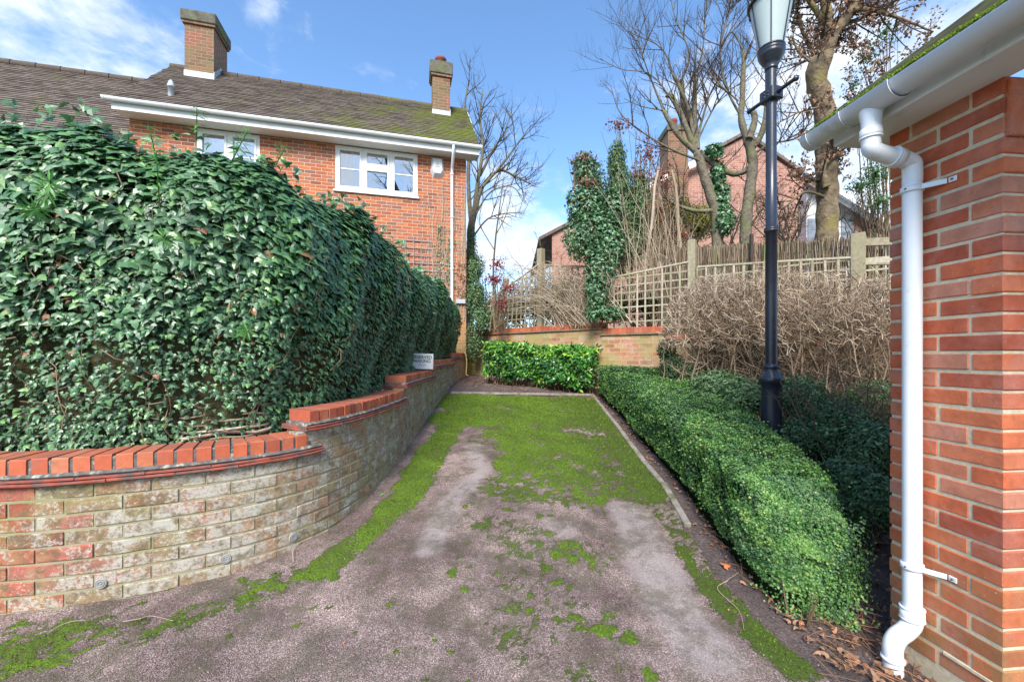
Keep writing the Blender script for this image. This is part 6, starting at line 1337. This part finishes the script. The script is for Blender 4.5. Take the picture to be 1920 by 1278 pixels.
# ---------------------------------------------------------------- bare clipped hedge
def bare_hedge():
    root = empty('bare_hedge', P3(1440, 800, 5.2), 'rounded leafless hedge of dense pale twigs behind the lamp post', 'hedge')
    mb = MB(); lob = [(P3(1345, 620, 5.6), (.80, .50, .82)), (P3(1450, 610, 5.2), (.95, .50, .80)), (P3(1570, 615, 4.8), (1.0, .48, .72)), (P3(1680, 620, 4.5), (.8, .45, .66))]
    NS = 190; stems = []
    for i in range(NS):
        li = RNG.choice(4, p=[.34, .30, .22, .14]); c, r = lob[li]; b = np.array((c[0]+RNG.normal(0, .30), c[1]+RNG.normal(0, .16), float(ground(c[0], c[1]))+.02))
        d = RNG.normal(0, 1, 3); d[2] = abs(d[2])*.9+.05; d[1] -= .25; d /= np.linalg.norm(d); e = c+d*np.array(r)*RNG.uniform(.55, .92); K = 7; P = []
        for k in range(K): f = k/(K-1); P.append(b*(1-f)+e*f+np.array((0, 0, .22*math.sin(f*math.pi)))*(.5+.5*abs(d[0]))+RNG.normal(0, .022, 3)*(k > 0))
        stems.append((np.array(P), np.linspace(.012, .005, K)))
    P = np.array([s[0] for s in stems]); R = np.array([s[1] for s in stems]); mb.tubes(P, R, 5, rnd=RNG.random(NS)*.45); part(mb, 'stem', M['twig_straw'], root)
    tw = MB(); lv = grow_twigs(stems, (12, 11), (.34, .17), (.0045, .0026), 2, up=.25, spread=.8, K=4, jitter=.12, tstart=.30)
    for i, (a, b) in enumerate(lv):
        # clip to the lobes' envelope so the outline stays trimmed
        e = a[:, -1]; ins = np.zeros(len(e), bool)
        for c, r in lob: ins |= (((e-np.array(c))/(np.array(r)*1.04))**2).sum(1) < 1
        ins |= e[:, 2] < CZ+.0; ins |= RNG.random(len(e)) < .06; a, b = a[ins], b[ins]; tw.tubes(a, b, 3, rnd=RNG.random(len(a))*.8)
    # clipped surface: short upright forked tips
    N = 12500; li = RNG.choice(4, N, p=[.40, .28, .20, .12]); C = np.array([l[0] for l in lob])[li]; Rr = np.array([l[1] for l in lob])[li]; d = RNG.normal(0, 1, (N, 3)); d[:, 1] -= .4; d /= np.linalg.norm(d, axis=1, keepdims=True); k = d[:, 2] > -.30; C, Rr, d = C[k], Rr[k], d[k]; N = len(d)
    nz = fbm(d[:, 0]*3+C[:, 0], d[:, 2]*3, 4, 3); p = C+d*Rr*(.80+.20*RNG.random(N)+.10*(nz-.5))[:, None]; keep = nz > .36; p, d = p[keep], d[keep]; N = len(p); dr = d*.6+RNG.normal(0, .6, (N, 3))+np.array((0, 0, .45)); dr /= np.linalg.norm(dr, axis=1, keepdims=True); l = RNG.uniform(.06, .17, N); A = np.stack([p-dr*l[:, None], p-dr*l[:, None]*.4+RNG.normal(0, .012, (N, 3)), p+RNG.normal(0, .008, (N, 3))], 1)
    tw.tubes(A, np.array([.0036, .0030, .0020])[None]*RNG.uniform(.5, 1.5, (N, 1)), 3, rnd=np.where(RNG.random(N) < .42, RNG.random(N)*.3, .45+RNG.random(N)*.55)); part(tw, 'twigs', M['twig_blond'], root)
bare_hedge()
def thorn():
    root = empty('thorny_shrub', P3(1590, 820, 4.0), 'dark brown leafless twiggy shrub above the undergrowth near the garage', 'shrub'); st = []
    for i in range(95):
        b = P3(RNG.uniform(1485, 1700), 850, RNG.uniform(3.4, 4.2)); e = b+np.array((RNG.normal(0, .35), RNG.normal(0, .2), RNG.uniform(.35, .85))); P = [b*(1-f)+e*f+RNG.normal(0, .03, 3)*(f > 0) for f in np.linspace(0, 1, 6)]; st.append((np.array(P), np.linspace(.007, .003, 6)))
    mb = MB(); mb.tubes(np.array([s[0] for s in st]), np.array([s[1] for s in st]), 4)
    for a, b in grow_twigs(st, (11, 9), (.22, .10), (.003, .002), 2, up=.05, spread=.85, K=4, jitter=.25): mb.tubes(a, b, 3, rnd=RNG.random(len(a)))
    part(mb, 'twigs', M['twig_brown'], root)
thorn()

# ---------------------------------------------------------------- neighbouring house beyond
def far_house():
    Y = 15.0; root = empty('neighbour_house', P3(1400, 560, Y), 'pale red brick house with gable end and chimney beyond the trees', 'house'); w = MB(); g = lambda px, py, dy=0: P3(px, py, Y+dy)
    pts = [(1035, 640), (1665, 640), (1665, 440), (1395, 258), (1255, 330), (1035, 436)]
    V = [g(*p) for p in pts]; o = V[0]; w.add(V, [[0, 1, 2, 3, 4, 5]], uv=[(v[0], v[2]) for v in V]); part(w, 'wall', M['far_brick'], root)
    r = MB()
    for (a, b) in (((1010, 452), (1258, 322)), ((1240, 338), (1398, 252)), ((1392, 252), (1690, 455))):
        A = g(*a); B = g(*b); r.add([A+np.array((0, -.12, 0)), B+np.array((0, -.12, 0)), B+np.array((0, 7, .0)), A+np.array((0, 7, .0)), A+np.array((0, -.12, .12)), B+np.array((0, -.12, .12)), B+np.array((0, 7, .12)), A+np.array((0, 7, .12))], [[0, 1, 2, 3], [4, 7, 6, 5], [0, 4, 5, 1], [2, 6, 7, 3], [1, 5, 6, 2], [0, 3, 7, 4]], uv=[(0, 0)]*24)
    rf = part(r, 'roof', simple('far_tile', (.17, .12, .10), .9, .3, 8, bmp=.4), root)
    f = MB(); f.beam(g(1290, 312, -.28), g(1345, 285, -.28), .05, .24); f.beam(g(1190, 362, -.28), g(1256, 328, -.28), .05, .16); part(f, 'bargeboard', M['white_paint'], root)
    c = MB(); a = g(1248, 330, -.1); b = g(1285, 330, -.1); zt = P3(1266, 250, Y)[2]; c.box(a[0], b[0], Y-.35, Y+.5, a[2]-2.5, zt-.1); ch = put(c.build('chimney', M['chimney_brick']), rf)
    c = MB(); c.box(a[0]-.05, b[0]+.05, Y-.40, Y+.55, zt-.1, zt+.12, .02); put2(c.build('chimney_cap', M['stone_cap']), ch); c = MB(); c.lathe(((a[0]+b[0])/2, Y+.1, zt+.1), ((.13, 0), (.15, .05), (.12, .35), (.15, .38), (.13, .45)), 14); put2(c.build('chimney_pot', M['terracotta']), ch)
far_house()
def far_annex():
    Y = 12.5; root = empty('neighbour_annexe', P3(1600, 520, Y), 'white walled building with sloping white bargeboard seen between big trunk and garage', 'building'); g = lambda px, py, dy=0: P3(px, py, Y+dy)
    V = [g(1512, 600), g(1720, 600), g(1720, 470), g(1512, 342)]; w = MB(); w.add(V, [[0, 1, 2, 3]]); w.add([v+np.array((.8, 1.5, 0)) for v in V]+V, [[0, 1, 2, 3], [0, 4, 7, 3], [1, 5, 6, 2]]); part(w, 'wall', simple('pale_render', (.66, .66, .66), .9, .1, 4), root)
    b = MB(); b.quad(g(1600, 600, -.01), g(1640, 600, -.01), g(1640, 425, -.01), g(1600, 398, -.01)); part(b, 'brick_panel', M['far_brick'], root)
    f = MB(); A, B = g(1506, 326, -.3), g(1745, 480, -.3); f.beam(A, B, .06, .20); f.beam(A+np.array((0, -.12, .02)), B+np.array((0, -.12, .02)), .12, .12); part(f, 'bargeboard', M['pvc'], root)
    r = MB(); r.add([A+EZ*.12, B+EZ*.12, B+np.array((1.4, 1.3, .12)), A+np.array((1.4, 1.3, .12))], [[0, 1, 2, 3]]); part(r, 'roof', simple('annexe_tile', (.22, .20, .17), .9, .3, 8), root)
    wn = MB()
    for px in (1515, 1545, 1578): a, b_ = g(px, 410, -.03), g(px+22, 480, -.03); wn.box(a[0], b_[0], a[1]-.01, a[1]+.01, b_[2], a[2]); 
    part(wn, 'window', simple('far_glass', (.25, .28, .32), .2, .1, 3), root)
far_annex()

# ---------------------------------------------------------------- litter: dead leaves, twigs
def litter():
    mb = MB(); pts = []
    def scat(n, f):
        for _ in range(n): pts.append(f())
    k = np.array(KERB)
    scat(300, lambda: (np.interp(y := RNG.uniform(2.0, 6.8), sorted([p[1] for p in KERB]), [p[0] for p in sorted(KERB, key=lambda p: p[1])])+RNG.uniform(.03, .22), y))
    scat(150, lambda: (RNG.uniform(1.35, 1.95), RNG.uniform(1.6, 2.3)))
    scat(420, lambda: (x := RNG.uniform(-.9, 1.6), 7.75-.5*x+RNG.normal(-.2, .22)-.15)); scat(140, lambda: (RNG.uniform(-1.05, -.4), RNG.uniform(8.0, 9.4)))
    scat(120, lambda: (RNG.uniform(1.4, 2.4), RNG.uniform(1.9, 3.2))); scat(45, lambda: (RNG.uniform(-2.5, 1.2), RNG.uniform(1.6, 5.5)))
    p = np.array([(a, b) for a, b in pts]); N = len(p); P = np.concatenate([p, (ground(p[:, 0], p[:, 1])+.012)[:, None]], 1); sc = RNG.uniform(.010, .034, N); sc[-45:] = RNG.uniform(.008, .018, 45)
    mb.inst(IV*np.array([.8, 1, 2.4]), IF, P, RNG.normal(0, .55, (N, 3))+EZ, RNG.normal(0, 1, (N, 3)), sc); o = mb.build('fallen_leaves', M['fallen']); tag(o, 'scatter of small dead brown leaves over the soil and gravel', 'leaves', kind='stuff')
    for (px, py, s, lab, m) in ((1357, 1063, .055, 'large orange fallen leaf lying on the soil edge beside the box hedge', 'fallen'), (714, 928, .035, 'pale green fallen leaf lying on the moss near the curved wall', 'light_leaf')):
        c = G(px, py)+EZ*.012; mb = MB(); mb.inst(IV, IF, c[None], np.array([(.1, -.3, 1.)]), np.array([(1, .3, 0.)]), [s], [1.0 if m == 'fallen' else .99]); o = mb.build('fallen_leaf', M[m]); tag(o, lab, 'leaf')
    def tw(pxs, r, lab):
        P = [G(*p)+EZ*(.012+.01*random.random()) for p in pxs]; mb = MB(); mb.tube(P, [r, r*.6], 6, 5); o = mb.build('fallen_twig', M['twig_straw']); tag(o, lab, 'twig')
    tw([(88, 1196), (110, 1180), (135, 1170), (160, 1168)], .0018, 'reddish curved fallen twig near the left wall foot'); tw([(230, 1173), (260, 1168), (285, 1160), (325, 1168)], .0016, 'long thin pale twig on the moss below the left wall')
    tw([(550, 1055), (552, 1030), (583, 1012)], .0025, 'bent twig leaning at the curved wall foot'); tw([(1365, 1095), (1345, 1110), (1385, 1150), (1395, 1188)], .0016, 'thin straw-coloured twig lying on the right moss strip'); tw([(1350, 1103), (1385, 1078)], .0016, 'short pale twig on the soil close to the orange leaf')
    tw([(1545, 1130), (1600, 1145), (1655, 1160)], .004, 'pale stick lying in the dark soil near the garage foot')
    # gravel chips
    N = 5000; x = RNG.uniform(-3.6, 1.6, N); y = 1.4+RNG.random(N)**1.3*4; P = np.stack([x, y, ground(x, y)+.001], -1); T = np.array([[1, 0, 0], [-.5, .9, 0], [-.5, -.9, 0], [0, 0, .8]]); mb = MB(); mb.inst(T, np.array([[0, 1, 3], [1, 2, 3], [2, 0, 3]]), P, EZ+RNG.normal(0, .3, (N, 3)), RNG.normal(0, 1, (N, 3)), RNG.uniform(.0015, .0035, N)); o = mb.build('gravel_chips', rnd_mat('chips', ((0, (.12, .08, .08)), (.6, (.34, .27, .26)), (1, (.7, .66, .64))), .8, .3)); tag(o, kind='stuff')
litter()

leaf_cloud('undergrowth', 'dim brown-green undergrowth behind the leftmost trellis panels', 'shrub', [pb(925, 585, 10.6, 34, 40, .3), pb(965, 580, 10.3, 40, 50, .3), pb(1015, 570, 10.0, 44, 60, .3), pb(1060, 565, 9.4, 40, 60, .3)], 6500, .07, (DV, DF), rnd_mat('dim_leaf', ((0, (.03, .035, .015)), (.6, (.08, .075, .035)), (1, (.20, .15, .08))), .6, .3), P3(1000, 620, 10.0), M['ivy_core'], 60, M['twig_brown'], shell=.7)
leaf_cloud('undergrowth', 'dark tangled undergrowth behind the square trellis panel', 'shrub', [pb(1160, 570, 8.3, 36, 38, .3), pb(1215, 565, 8.1, 40, 46, .3), pb(1270, 560, 7.8, 36, 50, .3)], 4200, .06, (DV, DF), bpy.data.materials['dim_leaf'], P3(1220, 610, 8.1), M['ivy_core'], 60, M['twig_brown'], shell=.7)

def sign_ivy():
    c = P3(776, 680, 5.40); N = 34; pos = c+np.stack([RNG.normal(-.035, .035, N), RNG.uniform(-.05, -.01, N), RNG.uniform(-.12, .13, N)], -1); root = bpy.data.objects['ivy']
    mb = MB(); mb.inst(IV, IF, pos, np.array((.5, -.8, .4))+RNG.normal(0, .3, (N, 3)), RNG.normal(0, .5, (N, 3))-EZ, RNG.uniform(.03, .05, N), RNG.random(N)*.95); part(mb, 'ivy_tendril', M['ivy'], root)
sign_ivy()

W_ = lambda *p: np.array(p, float)
tree('bare_tree', 'tall bare tree standing behind the photographer, seen only as a reflection in the windows', 'tree', [
    (W_((4.6, -13, 0), (4.7, -13, 5), (4.5, -13, 9)), .42, .30), (W_((4.5, -13, 9), (3.6, -12.6, 12), (2.2, -12.4, 15), (1.2, -12, 18)), .22, .05), (W_((4.5, -13, 9), (5.6, -13.2, 12), (6.4, -13, 16), (7, -13, 20)), .24, .05),
    (W_((4.6, -13, 7.5), (6.5, -12.8, 10), (8.4, -12.6, 12.5)), .15, .04), (W_((4.6, -13, 8), (3, -12.8, 9.6), (1.2, -12.6, 11.5)), .15, .04), (W_((4.9, -13, 10.5), (4.6, -12.8, 14), (4.8, -12.8, 18)), .16, .04)],
    0.0, M['bark'], M['twig_dark'], (1.6, 2.0), (2.6, 1.2), (.06, .03), 2)

def bare_shrub(px, py, Y, h, spr, n, label, mat='twig_dark', leaves=0):
    b0 = P3(px, py, Y); root = empty('bare_shrub', b0, label, 'shrub', 'bare shrubs between the screen and the neighbouring house'); P = np.zeros((n, 8, 3)); R = np.zeros((n, 8))
    for i in range(n):
        b = b0+np.array((RNG.normal(0, .12), RNG.normal(0, .12), 0)); d = np.array((RNG.normal(0, spr), RNG.normal(0, spr*.5), 1.)); hh = h*RNG.uniform(.5, 1)
        for k in range(8): f = k/7; P[i, k] = b+d*np.array((f**.8, f, f))*hh+RNG.normal(0, .03, 3)*(k > 0)
        R[i] = np.linspace(.020, .005, 8)*RNG.uniform(.6, 1.2)
    mb = MB(); mb.tubes(P, R, 5, rnd=RNG.random(n)); part(mb, 'stem', M['bark'], root); lv = grow_twigs(list(zip(P, R)), (6, 9, 8), (.6, .28, .14), (.007, .004, .003), 3, up=.15, spread=.75, jitter=.16); tw = MB()
    for a, b in lv: tw.tubes(a, b, 3, rnd=RNG.random(len(a)))
    part(tw, 'twigs', M[mat], root)
bare_shrub(1290, 470, 9.6, 2.0, .5, 14, 'bare shrub left of the pollarded trunk, in front of the neighbour chimney', 'twig_brown')
bare_shrub(1370, 470, 10.4, 2.1, .5, 12, 'bare shrub between the two pollarded trunks')
bare_shrub(1480, 470, 9.2, 2.2, .5, 15, 'bare shrub just right of the lamp post above the brushwood screen', 'twig_brown')
bare_shrub(1620, 470, 8.9, 1.9, .5, 14, 'bare shrub between the large forked tree and the garage')
bare_shrub(1060, 600, 9.8, 2.1, .45, 12, 'bare shrub rising behind the left trellis post', 'twig_brown')
bare_shrub(930, 610, 10.8, 1.7, .4, 10, 'low bare shrub at the far left end of the trellis', 'twig_brown')
leaf_cloud('conifer', 'loose dark evergreen growth bridging the ivy-clad stump and the conifer', 'conifer', [pb(1132, 400, 7.9, 26, 60, .2), pb(1150, 480, 7.8, 40, 50, .25), pb(1120, 350, 8.0, 16, 50, .2)], 6500, .06, (NV_*np.array([1.6, 1, 1]), NF), M['yew'], P3(1140, 560, 7.9), None, 14, M['twig_brown'], tipup=.9, shell=.9)
def bed_leaves():
    N = 380; x = RNG.uniform(1.35, 2.7, N); y = RNG.uniform(1.62, 3.3, N); x = np.where(y < 1.95, np.minimum(x, 1.35+.6*RNG.random(N)), x); P = np.stack([x, y, ground(x, y)+.014], -1); mb = MB(); mb.inst(IV*np.array([.8, 1, 2.2]), IF, P, RNG.normal(0, .45, (N, 3))+EZ, RNG.normal(0, 1, (N, 3)), RNG.uniform(.018, .050, N), RNG.random(N)*.95)
    N = 150; P = np.zeros((N, 3, 3)); x = RNG.uniform(1.3, 1.95, N); y = RNG.uniform(1.62, 2.9, N); a = RNG.random(N)*6.28; L = RNG.uniform(.03, .12, N)
    for k in range(3): xx = x+np.cos(a)*L*(k-1); yy = y+np.sin(a)*L*(k-1); P[:, k] = np.stack([xx, yy, ground(xx, yy)+.012+RNG.random(N)*.01], -1)
    mb.tubes(P, np.full((N, 3), .0018), 4, rnd=RNG.random(N)); o = mb.build('leaf_litter', M['fallen']); tag(o, 'larger dead leaves and twigs littering the dark soil by the downpipe', 'leaves', kind='stuff')
bed_leaves()
